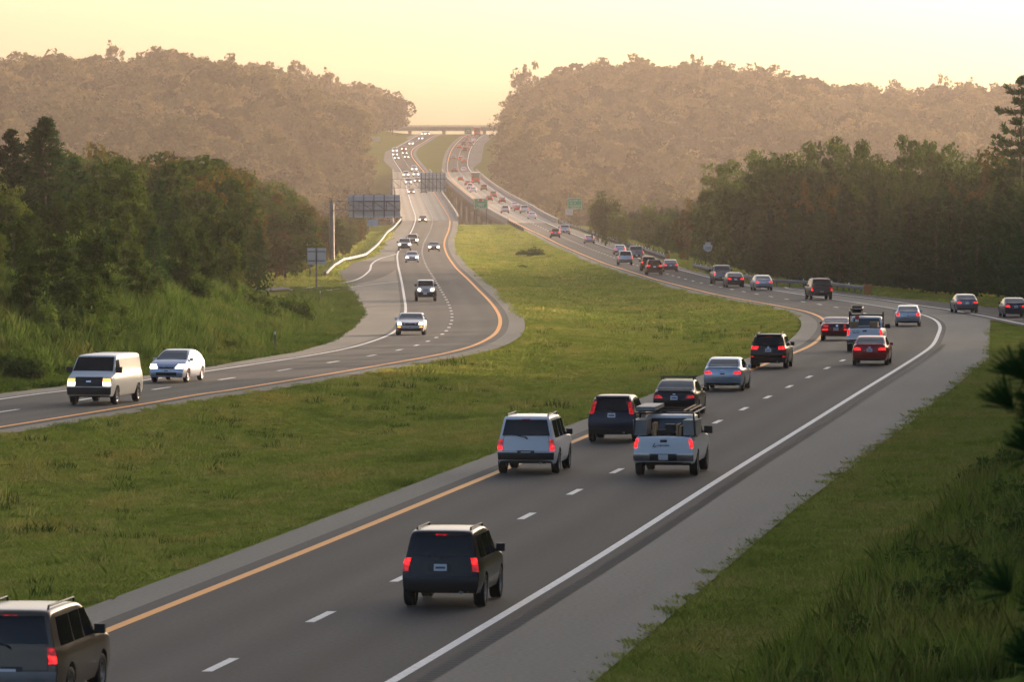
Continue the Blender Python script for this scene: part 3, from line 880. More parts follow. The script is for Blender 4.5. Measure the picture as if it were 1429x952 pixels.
class Body:
    def __init__(s, prof, W, belt, tumble, sill, xf, xr, R, taper=0.09, bow=0.10, round_=0.07):
        s.W = W; s.belt = belt; s.tumble = tumble; s.sill = sill; s.xf = xf; s.xr = xr; s.R = R; s.taper = taper; s.bow = bow; s.rd = round_
        p = chaikin(prof)
        fine = [p[0]]
        for a, b in zip(p[:-1], p[1:]):
            n = max(1, int(math.hypot(b[0]-a[0], b[1]-a[1])/0.05))
            fine += [(a[0] + (b[0]-a[0])*i/n, a[1] + (b[1]-a[1])*i/n) for i in range(1, n+1)]
        s.p = fine
        top = max(range(len(fine)), key=lambda i: fine[i][1])
        fr = fine[:top+1]; re = fine[top:]
        s.fz = np.maximum.accumulate(np.array([q[1] for q in fr]) + np.arange(len(fr))*1e-6); s.fx = np.array([q[0] for q in fr])
        s.rz = np.maximum.accumulate(np.array([q[1] for q in re[::-1]]) + np.arange(len(re))*1e-6); s.rx = np.array([q[0] for q in re[::-1]])
        s.x0 = min(q[0] for q in fine); s.x1 = max(q[0] for q in fine); s.L = s.x1 - s.x0
    def tf(s, x):
        a = abs(x - (s.x0+s.x1)/2)/(s.L/2); return 1 - s.taper*max(0, (a - 0.62)/0.38)**2
    def hw(s, x, z):
        b = s.belt; w = s.W/2
        if z <= b:
            t = (z - s.sill)/(b - s.sill); t = min(max(t, 0), 1)
            k = np.interp(t, [0, 0.18, 0.5, 0.8, 1.0], [0.925, 0.975, 1.0, 0.99, 0.955])
        else:
            k = 0.955 - s.tumble*(z - b)/w - 0.02*min(1, (z-b)/0.1)
        return w*k*s.tf(x)
    def bx(s, x, y):
        a = (x - (s.x0+s.x1)/2)/(s.L/2); t = min(max((abs(a) - 0.70)/0.25, 0), 1); t = t*t*(3-2*t)
        return x - math.copysign(1, a)*s.bow*(y/(s.W/2))**2*t
    def zb(s, x):
        z = s.sill
        for c in (s.xf, s.xr):
            r = s.R*1.20
            if abs(x - c) < r: z = max(z, s.R + math.sqrt(r*r - (x-c)**2) - 0.0)
        return z
    def mesh(s, name, mat, cut=None):
        N = None; rings = []
        for (x, zt) in s.p:
            zb = min(s.zb(x), zt); pts = []
            hs = [s.sill, s.sill + 0.05, s.sill + 0.14] + [s.sill + (s.belt - s.sill)*t for t in (0.35, 0.5, 0.65, 0.8, 0.92, 1.0)]
            up = max(0, zt - s.rd - s.belt)
            hs += [s.belt + up*t for t in (0.04, 0.3, 0.6, 0.85, 1.0)]
            for h in hs:
                z = max(min(h, zt - s.rd*0.999), zb); z = min(z, zt)
                pts.append((s.hw(x, z), z))
            we = pts[-1][0]
            r = min(s.rd, max(0.0, zt - pts[-1][1]))
            for (dy, f) in ((0.015, 0.45), (0.05, 0.80), (0.11, 0.95)):
                pts.append((max(we - dy, 0.01), pts[-1][1] if False else (zt - r) + r*f))
            for t in (0.7, 0.35, 0.0): pts.append((we*t, zt + 0.012*(1-t*t)))
            full = [(s.bx(x, y), y, z) for y, z in pts] + [(s.bx(x, y), -y, z) for y, z in pts[-2::-1]]
            rings.append(full)
        n = len(rings[0]); mb = MB()
        for r in rings: mb.v += r
        for i in range(len(rings)-1):
            for j in range(n-1):
                a = i*n + j
                if cut:
                    c = [mb.v[q] for q in (a, a+1, a+n+1, a+n)]
                    mx = sum(q[0] for q in c)/4; my = sum(q[1] for q in c)/4; mz = sum(q[2] for q in c)/4
                    if cut(mx, my, mz): continue
                mb.f.append((a, a+1, a+n+1, a+n)); mb.m.append(0)
        return mb.mesh(name, mat, True, 42)
    # surface points
    def end(s, rear, u, z, off):
        xs_, zs_ = (s.rx, s.rz) if rear else (s.fx, s.fz)
        x = float(np.interp(z, zs_, xs_)); e = 0.03
        dx = (float(np.interp(z+e, zs_, xs_)) - float(np.interp(z-e, zs_, xs_)))/(2*e)
        dx = max(-2.2, min(2.2, dx))
        y = u*s.hw(x, z); X = s.bx(x, y)
        n = Vector((-1, 0, dx)) if rear else Vector((1, 0, -dx))
        n.normalize()
        n.y = 0.5*u*abs(u); n.normalize()
        return Vector((X, y, z)) + n*off
    def side(s, sg, x, z, off):
        y = s.hw(x, z)
        return Vector((s.bx(x, y), sg*(y + off), z + off*s.tumble))
    def patch(s, kind, q, off, nu=8, nv=6, depth=0.03):
        """bilinear patch on an end ('R','F') or side ('+','-'); q four corners (u,z) or (x,z), lower two first"""
        def pt(a, b, o):
            p = [(1-a)*(1-b)*np.array(q[0]) + a*(1-b)*np.array(q[1]) + a*b*np.array(q[2]) + (1-a)*b*np.array(q[3])][0]
            if kind == 'R': return s.end(True, p[0], p[1], o)
            if kind == 'F': return s.end(False, p[0], p[1], o)
            return s.side(1 if kind == '+' else -1, p[0], p[1], o)
        mb = MB(); n = nu + 1
        for j in range(nv+1):
            for i in range(nu+1): mb.v.append(tuple(pt(i/nu, j/nv, off)))
        for j in range(nv):
            for i in range(nu):
                a = j*n + i; mb.f.append((a, a+1, a+n+1, a+n)); mb.m.append(0)
        ring = [(i, 0) for i in range(nu)] + [(nu, j) for j in range(nv)] + [(i, nv) for i in range(nu, 0, -1)] + [(0, j) for j in range(nv, 0, -1)]
        base = len(mb.v)
        for (i, j) in ring: mb.v.append(tuple(pt(i/nu, j/nv, off - depth)))
        for t in range(len(ring)):
            i, j = ring[t]; i2, j2 = ring[(t+1) % len(ring)]
            mb.f.append((j*n+i, base+t, base+(t+1) % len(ring), j2*n+i2)); mb.m.append(0)
        return mb

def tyre_mesh(R, wd):
    mb = MB(); mb.lathe_y([(R*0.60, -wd*0.42), (R*0.72, -wd*0.5), (R*0.93, -wd*0.48), (R, -wd*0.34), (R, wd*0.34), (R*0.93, wd*0.48), (R*0.72, wd*0.5), (R*0.60, wd*0.42)], 24)
    return mb.mesh('tyre', M['rubber'], True, 50)
def rim_mesh(R, wd):
    mb = MB(); mb.lathe_y([(0.001, wd*0.30), (R*0.14, wd*0.34), (R*0.16, wd*0.22), (R*0.50, wd*0.10), (R*0.56, wd*0.40), (R*0.63, wd*0.44), (R*0.62, -wd*0.4)], 20)
    for k in range(5):
        a = 2*math.pi*k/5
        mb.box((R*0.34*math.cos(a), wd*0.30, R*0.34*math.sin(a)), (R*0.46, wd*0.10, R*0.15), 0, Matrix.Rotation(-a, 3, 'Y'))
    return mb.mesh('rim', M['rim'], True, 40)

PROTO = {}
def Q(u0, u1, z0, z1, u0t=None, u1t=None):
    return [(u0, z0), (u1, z0), (u1 if u1t is None else u1t, z1), (u0 if u0t is None else u0t, z1)]

class Car:
    def __init__(s, body, lod_paint='paint'):
        s.b = body; s.parts = []   # (name, mesh, level, loc, paint?, subs)
        s.paint = M[lod_paint]
    def add(s, name, mb, mat, lvl=0, painted=False, smooth=True, subs=()):
        me = mb if isinstance(mb, bpy.types.Mesh) else mb.mesh(name, mat, smooth, 40)
        s.parts.append([name, me, lvl, (0, 0, 0), painted, list(subs)]); return s.parts[-1]
    def patch(s, name, kind, q, mat, off=0.008, lvl=0, nu=8, nv=6, painted=False, depth=0.03):
        if name in ('windshield', 'rear_window'): off, nu, nv, depth = 0.026, 14, 10, 0.05
        return s.add(name, s.b.patch(kind, q, off, nu, nv, depth), mat, lvl, painted)
    def both(s, name, kind, q, mat, off=0.008, lvl=0, **k):
        s.patch(name, kind, q, mat, off, lvl, **k)
        s.patch(name, kind, [(-a, z) for a, z in q], mat, off, lvl, **k)
    def sides(s, name, q, mat, off=0.006, lvl=0, **k):
        for sg in '+-': s.patch(name, sg, q, mat, off, lvl, **k)
    def wheels(s, R, wd, track, xs_=None):
        t = tyre_mesh(R, wd); r = rim_mesh(R, wd)
        for x in (s.b.xf, s.b.xr):
            for sg in (1, -1):
                s.parts.append(['wheel', t, 0, (x, sg*track/2, R), False, [('rim', r, 1, sg)]])
    def mirrors(s, x, z, out=0.16, h=0.15, mat=None, painted=True):
        for sg in (1, -1):
            y = s.b.hw(x, z); mb = MB()
            mb.box((x, sg*(y + out*0.6), z + 0.02), (0.12, out*0.95, h)); mb.box((x + 0.02, sg*(y + 0.02), z - 0.03), (0.07, 0.10, 0.05))
            s.add('side_mirror', mb, mat or s.paint, 1, painted)
    def under(s, z=None, x0=None, x1=None):
        b = s.b; mb = MB(); zz_ = b.sill + 0.10
        mb.box(((b.x0+b.x1)/2, 0, zz_ + 0.05), (b.L*0.86, b.W*0.62, 0.30)); mb.box((b.xr, 0, b.R), (0.14, b.W*0.8, 0.14)); mb.box((b.xf, 0, b.R), (0.14, b.W*0.8, 0.14))
        mb.box(((b.xf+b.xr)/2, 0, b.sill + .05), (b.xf - b.xr - 2.5*b.R, b.W*.90, .06)); mb.box((b.x0 + (b.xr - b.R*1.25 - b.x0)*.5 + .06, 0, b.sill + .07), (max(.1, b.xr - b.R*1.25 - b.x0 - .12), b.W*.84, .06))  # wide floor plates added to deepen the shade on the road below
        s.add('underbody', mb, M['plastic'], 0, smooth=False)
        for c in (b.xf, b.xr):
            mb = MB(); r = b.R*1.2; pts = []
            for k_ in range(9):
                a = math.pi*k_/8; pts.append((c + r*math.cos(a), b.R + r*math.sin(a)))
            for sg in (1, -1):
                y0 = sg*b.W*0.28; y1 = sg*b.W*0.465
                for p, q in zip(pts[:-1], pts[1:]): mb.quad((p[0], y0, p[1]), (p[0], y1, p[1]), (q[0], y1, q[1]), (q[0], y0, q[1]))
                mb.poly([(p[0], y0, p[1]) for p in pts])
            s.add('wheel_well', mb, M['plastic'], 1, smooth=False)
    def plate(s, kind, z, u=0.0, w=0.17, h=0.15, lvl=1):
        p = s.patch('license_plate', kind, Q(u-w, u+w, z, z+h), M['plate'], 0.018, lvl, nu=2, nv=2)
        ink = s.b.patch(kind, Q(u-w*0.75, u+w*0.75, z + h*0.3, z + h*0.62), 0.021, 6, 1, 0.002)
        p[5].append(('plate_number', ink.mesh('plate_number', M['plate_ink']), 2, 1))
    def rails(s, x0, x1, y, z, r=0.022, lvl=1):
        for sg in (1, -1):
            mb = MB(); n = 8
            mb.tube([(x0, sg*y, z - 0.07), (x0 - 0.05, sg*y, z)] + [(x0 + (x1-x0)*i/n, sg*y, z) for i in range(1, n)] + [(x1 + 0.05, sg*y, z), (x1, sg*y, z - 0.07)], r, 6)
            s.add('roof_rail', mb, M['plastic'], lvl)
    def rack(s, xsl, y, z):
        for x in xsl:
            mb = MB(); mb.box((x, 0, z), (0.09, 2*y, 0.04))
            for sg in (1, -1): mb.box((x, sg*y*0.9, z - 0.06), (0.08, 0.05, 0.12))
            s.add('roof_bar', mb, M['plastic'], 1, smooth=False)
    def done(s, name): PROTO[name] = s

# --- sedan
def sedan(name, light='wide', W=1.82, paint='paint', dim=False, H=0.0):
    b = Body([(2.28,.24),(2.38,.42),(2.36,.62),(2.22,.76),(1.85,.85),(1.05,.97),(.22,1.38+H),(-.30,1.46+H),(-.95,1.42+H),(-1.30,1.33+H),(-1.88,1.08),(-2.24,1.05),(-2.33,.99),(-2.40,.74),(-2.40,.52),(-2.30,.26)], W, .92, .36, .24, 1.42, -1.36, .325)
    c = Car(b, paint); t = M['tail_dim'] if dim else M['tail']
    c.add('body', b.mesh('sedan_body', c.paint), None, 0, True)
    c.patch('rear_window', 'R', Q(-.86,.86,1.09,1.35+H,-.84,.84), M['clear_glass'])
    c.patch('windshield', 'F', Q(-.90,.90,1.0,1.36+H,-.84,.84), M['clear_glass'])
    c.sides('side_window', Q(-.02,.80,.98,1.36+H,.02,.28), M['glass'])
    c.sides('side_window', Q(-.95,-.08,.98,1.36+H,-.92,-.05), M['glass'])
    c.sides('side_window', Q(-1.42,-1.02,1.0,1.26+H,-1.16,-.99), M['glass'], lvl=1)
    if light == 'wide': c.both('tail_light', 'R', Q(.52,.97,.78,.90,.62,.97), t, .012)
    elif light == 'square': c.both('tail_light', 'R', Q(.70,.97,.72,.92,.76,.97), t, .012)
    else: c.both('tail_light', 'R', Q(.56,.97,.76,.88,.66,.97), t, .012)
    c.both('headlight', 'F', Q(.52,.97,.58,.74), M['lens'], .010)
    c.patch('grille', 'F', Q(-.42,.42,.44,.66), M['plastic'], .006, 1)
    c.patch('trunk_lip', 'R', Q(-.86,.86,1.015,1.045), c.paint, .035, 1, painted=True)
    c.patch('trunk_seam', 'R', Q(-.55,.55,.60,.612), M['plastic'], .004, 1, nv=1, depth=.01)
    c.plate('R', .70 if light != 'square' else .66)
    c.patch('badge', 'R', Q(-.07,.07,.90,.94), M['chrome'], .010, 1, nu=2, nv=2)
    c.patch('rear_bumper', 'R', Q(-.86,.86,.27,.36), M['plastic'], .012, 1)
    c.patch('brake_light', 'R', Q(-.16,.16,1.335+H,1.36+H), M['tail_dim'], .012, 2, nu=3, nv=1)
    c.mirrors(.72, .99); c.under(); c.wheels(.325, .21, W-.24); c.done(name)
sedan('sedan'); sedan('sedan_square', 'square', 1.78, 'paint_metal', H=-.02); sedan('sedan_metal', 'corner', 1.82, 'paint_metal', H=.0)
# sedan with roof bars
sedan('sedan_rack', 'corner', 1.80, 'paint', True); PROTO['sedan_rack'].rack((-.1, -.85), .70, 1.56)

# --- coupe
def coupe(name, front):
    b = Body([(2.26,.26),(2.36,.40),(2.36,.64),(2.26,.78),(1.9,.86),(.80,.98),(.05,1.33),(-.45,1.40),(-.95,1.35),(-1.75,1.08),(-2.18,1.04),(-2.34,1.00),(-2.38,.80),(-2.38,.55),(-2.28,.30)], 1.88, .93, .36, .25, 1.38, -1.34, .34)
    c = Car(b, 'paint_metal' if front else 'paint')
    c.add('body', b.mesh('coupe_body', c.paint), None, 0, True)
    c.patch('rear_window', 'R', Q(-.84,.84,1.10,1.31,-.80,.80), M['clear_glass'])
    c.patch('windshield', 'F', Q(-.90,.90,1.01,1.32,-.82,.82), M['clear_glass'])
    c.sides('side_window', Q(-.75,.55,.98,1.29,-.62,.10), M['glass'])
    c.sides('side_window', Q(-1.3,-.85,1.0,1.22,-1.05,-.74), M['glass'], lvl=1)
    if front:
        c.both('headlight', 'F', Q(.66,.90,.66,.79), M['head'], .014)
        c.both('turn_signal', 'F', Q(.70,.92,.50,.55), M['amber'], .012)
        c.both('fog_light', 'F', Q(.36,.47,.66,.77), M['lens'], .020, 1)
        c.patch('grille', 'F', Q(-.56,.56,.60,.80), M['plastic'], .010)
        c.patch('badge', 'F', Q(-.07,.07,.68,.73), M['chrome'], .022, 1, nu=2, nv=2)
        c.plate('F', .44); c.patch('front_bumper', 'F', Q(-.80,.80,.28,.42), M['plastic'], .012, 1)
    else:
        c.both('tail_light', 'R', Q(.55,.92,.80,.96), M['tail_dim'], .012)
        c.both('reflector', 'R', Q(.55,.97,.62,.70), M['tail'], .012, 1)
        c.patch('decklid_panel', 'R', Q(-.52,.52,.80,.97), M['plastic'], .008, 1)
        c.patch('badge', 'R', Q(-.16,.0,.84,.95), M['chrome'], .016, 1, nu=2, nv=2)
        c.plate('R', .62); c.patch('rear_bumper', 'R', Q(-.84,.84,.31,.38), M['plastic'], .012, 1)
        c.both('headlight', 'F', Q(.60,.90,.62,.80), M['lens'], .014)
    c.mirrors(.45, .99); c.under(); c.wheels(.34, .23, 1.62); c.done(name)
coupe('coupe_front', True); coupe('coupe_rear', False)

# --- hatchback seen from the front, headlights on
def hatch(name):
    b = Body([(2.08,.24),(2.16,.42),(2.12,.66),(1.95,.82),(1.45,.98),(1.10,1.04),(.25,1.42),(-.35,1.49),(-1.05,1.43),(-1.70,1.22),(-2.02,1.05),(-2.12,.95),(-2.14,.6),(-2.06,.28)], 1.74, .92, .34, .24, 1.30, -1.32, .315)
    c = Car(b, 'paint_metal')
    c.add('body', b.mesh('hatchback_body', c.paint), None, 0, True)
    c.patch('windshield', 'F', Q(-.92,.92,1.06,1.42,-.82,.82), M['clear_glass'])
    c.patch('rear_window', 'R', Q(-.84,.84,1.10,1.40), M['glass'])
    c.sides('side_window', Q(-.10,.80,1.0,1.38,-.05,.28), M['glass']); c.sides('side_window', Q(-1.25,-.16,1.0,1.36,-1.0,-.12), M['glass'])
    c.both('headlight', 'F', Q(.52,.97,.66,.84,.64,.97), M['head'], .014)
    c.patch('grille', 'F', Q(-.44,.44,.64,.72), M['plastic'], .010); c.patch('air_intake', 'F', Q(-.62,.62,.34,.48), M['plastic'], .010, 1)
    c.patch('badge', 'F', Q(-.07,.07,.70,.75), M['chrome'], .02, 1, nu=2, nv=2); c.plate('F', .50, h=.12)
    c.both('tail_light', 'R', Q(.70,.97,.80,1.05), M['tail_dim'], .012)
    c.mirrors(.78, 1.02); c.under(); c.wheels(.315, .20, 1.50); c.done(name)
hatch('hatchback')

# --- sport utility vehicles
def suv(name, prof, W, belt, tumble, R, xf, xr, glass, lights, plate_z, paint='paint', bumper=None, rail=None, front=False, wiper=None, spoiler=None, win=None, chrome_b=False, lightmat='tail', badge=None, sill=.34):
    b = Body(prof, W, belt, tumble, sill, xf, xr, R, taper=.07, bow=.09, round_=.08)
    c = Car(b, paint); zr = max(q[1] for q in prof)
    c.add('body', b.mesh('suv_body', c.paint), None, 0, True)
    u, z0, z1, ut = glass
    c.patch('rear_window', 'R', Q(-u, u, z0, z1, -ut, ut), M['glass'], .010)
    zc_ = np.interp(0, [0], [0])
    c.patch('windshield', 'F', Q(-.90,.90, belt+.16, zr-.10, -.82,.82), M['clear_glass'])
    for (xa, xb, xat, xbt) in win: c.sides('side_window', Q(xa, xb, belt+.06, zr-.15, xat, xbt), M['glass'])
    for (u0, u1, za, zb2, mt, off) in lights: c.both('tail_light', 'R', Q(u0, u1, za, zb2), M[mt], off)
    if front:
        c.both('headlight', 'F', Q(.60,.97, belt-.30, belt-.12), M['head'], .014)
    else: c.both('headlight', 'F', Q(.60,.97, belt-.30, belt-.12), M['lens'], .014, 1)
    c.patch('grille', 'F', Q(-.52,.52, belt-.34, belt-.10), M['plastic'], .010, 1)
    c.patch('front_bumper', 'F', Q(-.94,.94,.44,.58), M['plastic'], .03, 1)
    if plate_z: c.plate('R', plate_z)
    if front: c.plate('F', .48)
    if bumper: c.patch('rear_bumper', 'R', Q(-.97,.97, bumper[0], bumper[1]), M[bumper[2]], .045, 0, depth=.06)
    if wiper:
        mb = MB(); p = b.end(True, .02, wiper, .03); q = b.end(True, .34, wiper + .05, .03); mb.tube([p, q], .016, 5); c.add('wiper', mb, M['plastic'], 1)
        mb = MB(); mb.tube([b.end(True, -.06, wiper - .05, .02), b.end(True, .04, wiper + .01, .03)], .025, 5); c.add('wiper_arm', mb, M['plastic'], 2)
    if spoiler: c.patch('spoiler', 'R', Q(-.84,.84, spoiler, spoiler + .05), c.paint, .10, 1, painted=True, depth=.12)
    if badge: c.patch('badge', 'R', Q(-.07,.07, badge, badge+.07), M['chrome'], .014, 1, nu=2, nv=2)
    c.patch('brake_light', 'R', Q(-.18,.18, zr-.13, zr-.10), M['tail_dim'], .02, 2, nu=3, nv=1)
    for sg in (-1, 1): c.patch('tailgate_seam', 'R', [(sg*.80, .74), (sg*.812, .74), (sg*.872, z1), (sg*.86, z1)], M['plastic'], .005, 2, nu=1, depth=.01)
    c.patch('tailgate_seam', 'R', Q(-.80,.80, .735, .747), M['plastic'], .005, 2, nv=1, depth=.01)
    c.patch('plate_recess', 'R', Q(-.30,.30, (plate_z or .8)-.02, (plate_z or .8)+.19), M['plastic'], .006, 2, nu=3, nv=2)
    if rail: c.rails(*rail)
    mb = MB(); mb.tube([(b.x0 - .02, -.45, .36), (b.x0 + .4, -.45, .36)], .035, 8); c.add('exhaust_pipe', mb, M['steel'], 2)
    c.mirrors(.95 if W > 1.9 else .85, belt + .12, .20, .18, M['plastic'], False)
    c.under(); c.wheels(R, .25, W - .27); c.done(name); return c
W4 = [(.0, .80, .02, .48), (-.95, -.08, -.95, -.06), (-1.95, -1.05, -1.85, -1.03)]
suv('suv_boxy', [(2.08,.38),(2.18,.55),(2.15,.88),(2.0,1.02),(1.05,1.12),(.50,1.62),(0,1.74),(-1.75,1.73),(-1.98,1.66),(-2.14,1.14),(-2.18,.80),(-2.22,.60),(-2.16,.40)], 1.84, 1.04, .24, .36, 1.30, -1.32,
    (.86, 1.16, 1.60, .82), [(.83, .985, .97, 1.12, 'tail', .025), (.83, .985, .82, .965, 'tail_dim', .020)], .84, bumper=(.42,.70,'plastic'), rail=(.30,-1.6,.60,1.765), win=[(.0,.80,.02,.46),(-.85,-.08,-.85,-.06),(-1.75,-.95,-1.66,-.93)], wiper=1.14)
suv('suv_large', [(2.40,.42),(2.50,.60),(2.47,.98),(2.30,1.10),(1.15,1.20),(.60,1.74),(.1,1.86),(-2.05,1.86),(-2.28,1.79),(-2.42,1.24),(-2.46,.86),(-2.50,.64),(-2.44,.44)], 1.98, 1.10, .24, .385, 1.48, -1.46,
    (.90, 1.24, 1.74, .88), [(.84, .985, .78, .92, 'tail', .022), (.84, .985, .92, 1.12, 'tail_dim', .018)], .58, bumper=(.48,.70,'plastic'), rail=(.35,-2.0,.66,1.905), win=[(.05,.95,.08,.52),(-.85,-.03,-.85,0),(-2.05,-.95,-1.95,-.93)], wiper=1.19)
suv('suv_metal', [(2.40,.42),(2.50,.60),(2.47,.98),(2.30,1.10),(1.15,1.20),(.60,1.70),(.1,1.82),(-2.05,1.82),(-2.28,1.75),(-2.42,1.22),(-2.46,.86),(-2.50,.64),(-2.44,.44)], 1.92, 1.10, .24, .375, 1.44, -1.44,
    (.88, 1.22, 1.70, .85), [(.82, .985, .86, 1.00, 'tail', .022), (.82, .985, 1.00, 1.15, 'tail_dim', .018)], .62, 'paint_metal', bumper=(.48,.72,'steel'), rail=(.35,-1.9,.62,1.865), win=[(.05,.95,.08,.52),(-.85,-.03,-.85,0),(-2.05,-.95,-1.95,-.93)], wiper=1.18)
suv('crossover_pillar', [(2.10,.30),(2.22,.50),(2.17,.78),(1.98,.94),(1.10,1.06),(.42,1.56),(-.25,1.67),(-1.45,1.63),(-1.88,1.52),(-2.16,1.08),(-2.24,.90),(-2.27,.58),(-2.18,.32)], 1.82, 1.0, .30, .345, 1.32, -1.30,
    (.78, 1.10, 1.50, .70), [(.80, .975, 1.02, 1.46, 'tail_dim', .020)], .90, bumper=(.34,.52,'plastic'), win=[(.0,.75,.02,.40),(-.85,-.08,-.85,-.06),(-1.6,-.95,-1.35,-.93)], wiper=1.10, spoiler=1.53, sill=.28)
suv('crossover', [(2.15,.30),(2.27,.50),(2.22,.80),(2.03,.98),(1.12,1.08),(.45,1.58),(-.2,1.69),(-1.55,1.66),(-1.95,1.56),(-2.20,1.14),(-2.27,.98),(-2.30,.60),(-2.20,.32)], 1.88, 1.02, .30, .36, 1.36, -1.34,
    (.84, 1.14, 1.52, .76), [(.60, .98, .96, 1.10, 'tail', .020), (.80, .98, .58, .64, 'tail_dim', .03)], .84, bumper=(.34,.56,'plastic'), rail=(.25,-1.5,.58,1.73), win=[(.02,.78,.05,.42),(-.88,-.06,-.88,-.03),(-1.7,-.98,-1.42,-.95)], wiper=1.14, spoiler=1.57, badge=1.02, sill=.28)
suv('suv_front', [(2.40,.42),(2.50,.60),(2.47,.98),(2.30,1.10),(1.15,1.20),(.60,1.74),(.1,1.86),(-2.05,1.86),(-2.28,1.79),(-2.42,1.24),(-2.46,.86),(-2.50,.64),(-2.44,.44)], 1.95, 1.10, .22, .385, 1.48, -1.46,
    (.90, 1.24, 1.74, .88), [(.84, .985, .80, 1.0, 'tail_dim', .02)], None, bumper=(.48,.70,'plastic'), win=[(.05,.95,.08,.52),(-.85,-.03,-.85,0),(-2.05,-.95,-1.95,-.93)], front=True)

# sedan seen from the front
def sedan_front(name, paint):
    b = Body([(2.28,.24),(2.38,.42),(2.36,.62),(2.22,.78),(1.85,.87),(1.05,.99),(.22,1.38),(-.30,1.46),(-.95,1.42),(-1.30,1.33),(-1.88,1.08),(-2.24,1.05),(-2.33,.99),(-2.40,.74),(-2.40,.52),(-2.30,.26)], 1.80, .92, .36, .24, 1.42, -1.36, .325)
    c = Car(b, paint)
    c.add('body', b.mesh('sedan_body', c.paint), None, 0, True)
    c.patch('windshield', 'F', Q(-.90,.90,1.02,1.36,-.84,.84), M['clear_glass']); c.patch('rear_window', 'R', Q(-.86,.86,1.09,1.35), M['glass'])
    c.sides('side_window', Q(-.02,.80,.98,1.36,.02,.28), M['glass']); c.sides('side_window', Q(-.95,-.08,.98,1.36,-.92,-.05), M['glass'])
    c.both('headlight', 'F', Q(.56,.97,.60,.75), M['head'], .014)
    c.patch('grille', 'F', Q(-.42,.42,.54,.68), M['plastic'], .01); c.patch('air_intake', 'F', Q(-.7,.7,.32,.44), M['plastic'], .01, 1); c.plate('F', .44, h=.12)
    c.mirrors(.72, .99); c.under(); c.wheels(.325, .21, 1.56); c.done(name)
sedan_front('sedan_front', 'paint'); 

# --- pickups
def pickup(name, paint='paint', front=False, W=2.0, extras=None, lightmat='tail', tl=(.885, .99, .86, 1.20)):
    b = Body([(2.72,.46),(2.84,.64),(2.80,1.06),(2.62,1.17),(1.42,1.24),(.82,1.78),(.35,1.90),(-.42,1.89),(-.66,1.82),(-.78,1.38),(-.84,1.315),(-1.4,1.30),(-2.70,1.285),(-2.80,1.24),(-2.83,.80),(-2.85,.66),(-2.78,.46)], W, 1.14, .20, .42, 1.80, -1.62, .39, taper=.05, bow=.05, round_=.06)
    c = Car(b, paint)
    c.add('body', b.mesh('pickup_body', c.paint, cut=lambda x, y, z: -2.66 < x < -.88 and abs(y) < .80 and z > 1.2), None, 0, True)
    mb = MB(); x0, x1, w, zf, zt = -2.68, -.86, .80, .82, 1.285
    mb.quad((x0,-w,zf),(x1,-w,zf),(x1,w,zf),(x0,w,zf)); mb.quad((x0,-w,zf),(x0,w,zf),(x0,w,zt),(x0,-w,zt)); mb.quad((x1,w,zf),(x1,-w,zf),(x1,-w,zt),(x1,w,zt))
    mb.quad((x0,w,zf),(x1,w,zf),(x1,w,zt),(x0,w,zt)); mb.quad((x1,-w,zf),(x0,-w,zf),(x0,-w,zt),(x1,-w,zt)); c.add('bed_liner', mb, M['plastic'], 0, smooth=False)
    c.patch('rear_window', 'R', Q(-.86,.86,1.40,1.77,-.84,.84), M['clear_glass'], .012)
    c.patch('windshield', 'F', Q(-.90,.90,1.28,1.78,-.84,.84), M['clear_glass'])
    c.sides('side_window', Q(.10,1.15,1.24,1.76,.13,.70), M['glass']); c.sides('side_window', Q(-.62,.02,1.24,1.76,-.55,.05), M['glass'])
    u0, u1, z0, z1 = tl
    c.both('tail_light', 'R', Q(u0, u1, z0 + (z1-z0)*.18, z1), M[lightmat], .02); c.both('reverse_light', 'R', Q(u0, u1, z0, z0 + (z1-z0)*.16), M['lens'], .018, 1)
    c.patch('tailgate', 'R', Q(-.87,.87,.80,1.235), c.paint, .012, 0, painted=True)
    c.patch('tailgate_handle', 'R', Q(-.12,.12,1.10,1.18), M['plastic'], .022, 1, nu=3, nv=2)
    c.patch('rear_bumper', 'R', Q(-.98,.98,.54,.72), M['chrome' if not front else 'plastic'], .10, 0, depth=.14)
    c.patch('step_pad', 'R', Q(-.45,.45,.56,.73), M['plastic'], .112, 1, depth=.05); c.plate('R', .56, h=.14) if False else None
    p = c.patch('license_plate', 'R', Q(-.16,.16,.58,.71), M['plate'], .12, 1, nu=2, nv=2)
    c.both('headlight', 'F', Q(.62,.98,.86,1.06), M['head' if front else 'lens'], .014)
    c.patch('grille', 'F', Q(-.56,.56,.80,1.08), M['plastic' if front else 'chrome'], .012, 0 if front else 1); c.patch('front_bumper', 'F', Q(-.97,.97,.54,.74), M['plastic' if front else 'chrome'], .06, 0)
    c.mirrors(1.2, 1.32, .28, .24, M['plastic'], False); c.under(); c.wheels(.39, .26, W - .27)
    if extras: extras(c, b)
    c.done(name)
pickup('pickup'); pickup('pickup_metal', 'paint_metal'); pickup('pickup_front', 'paint', True)

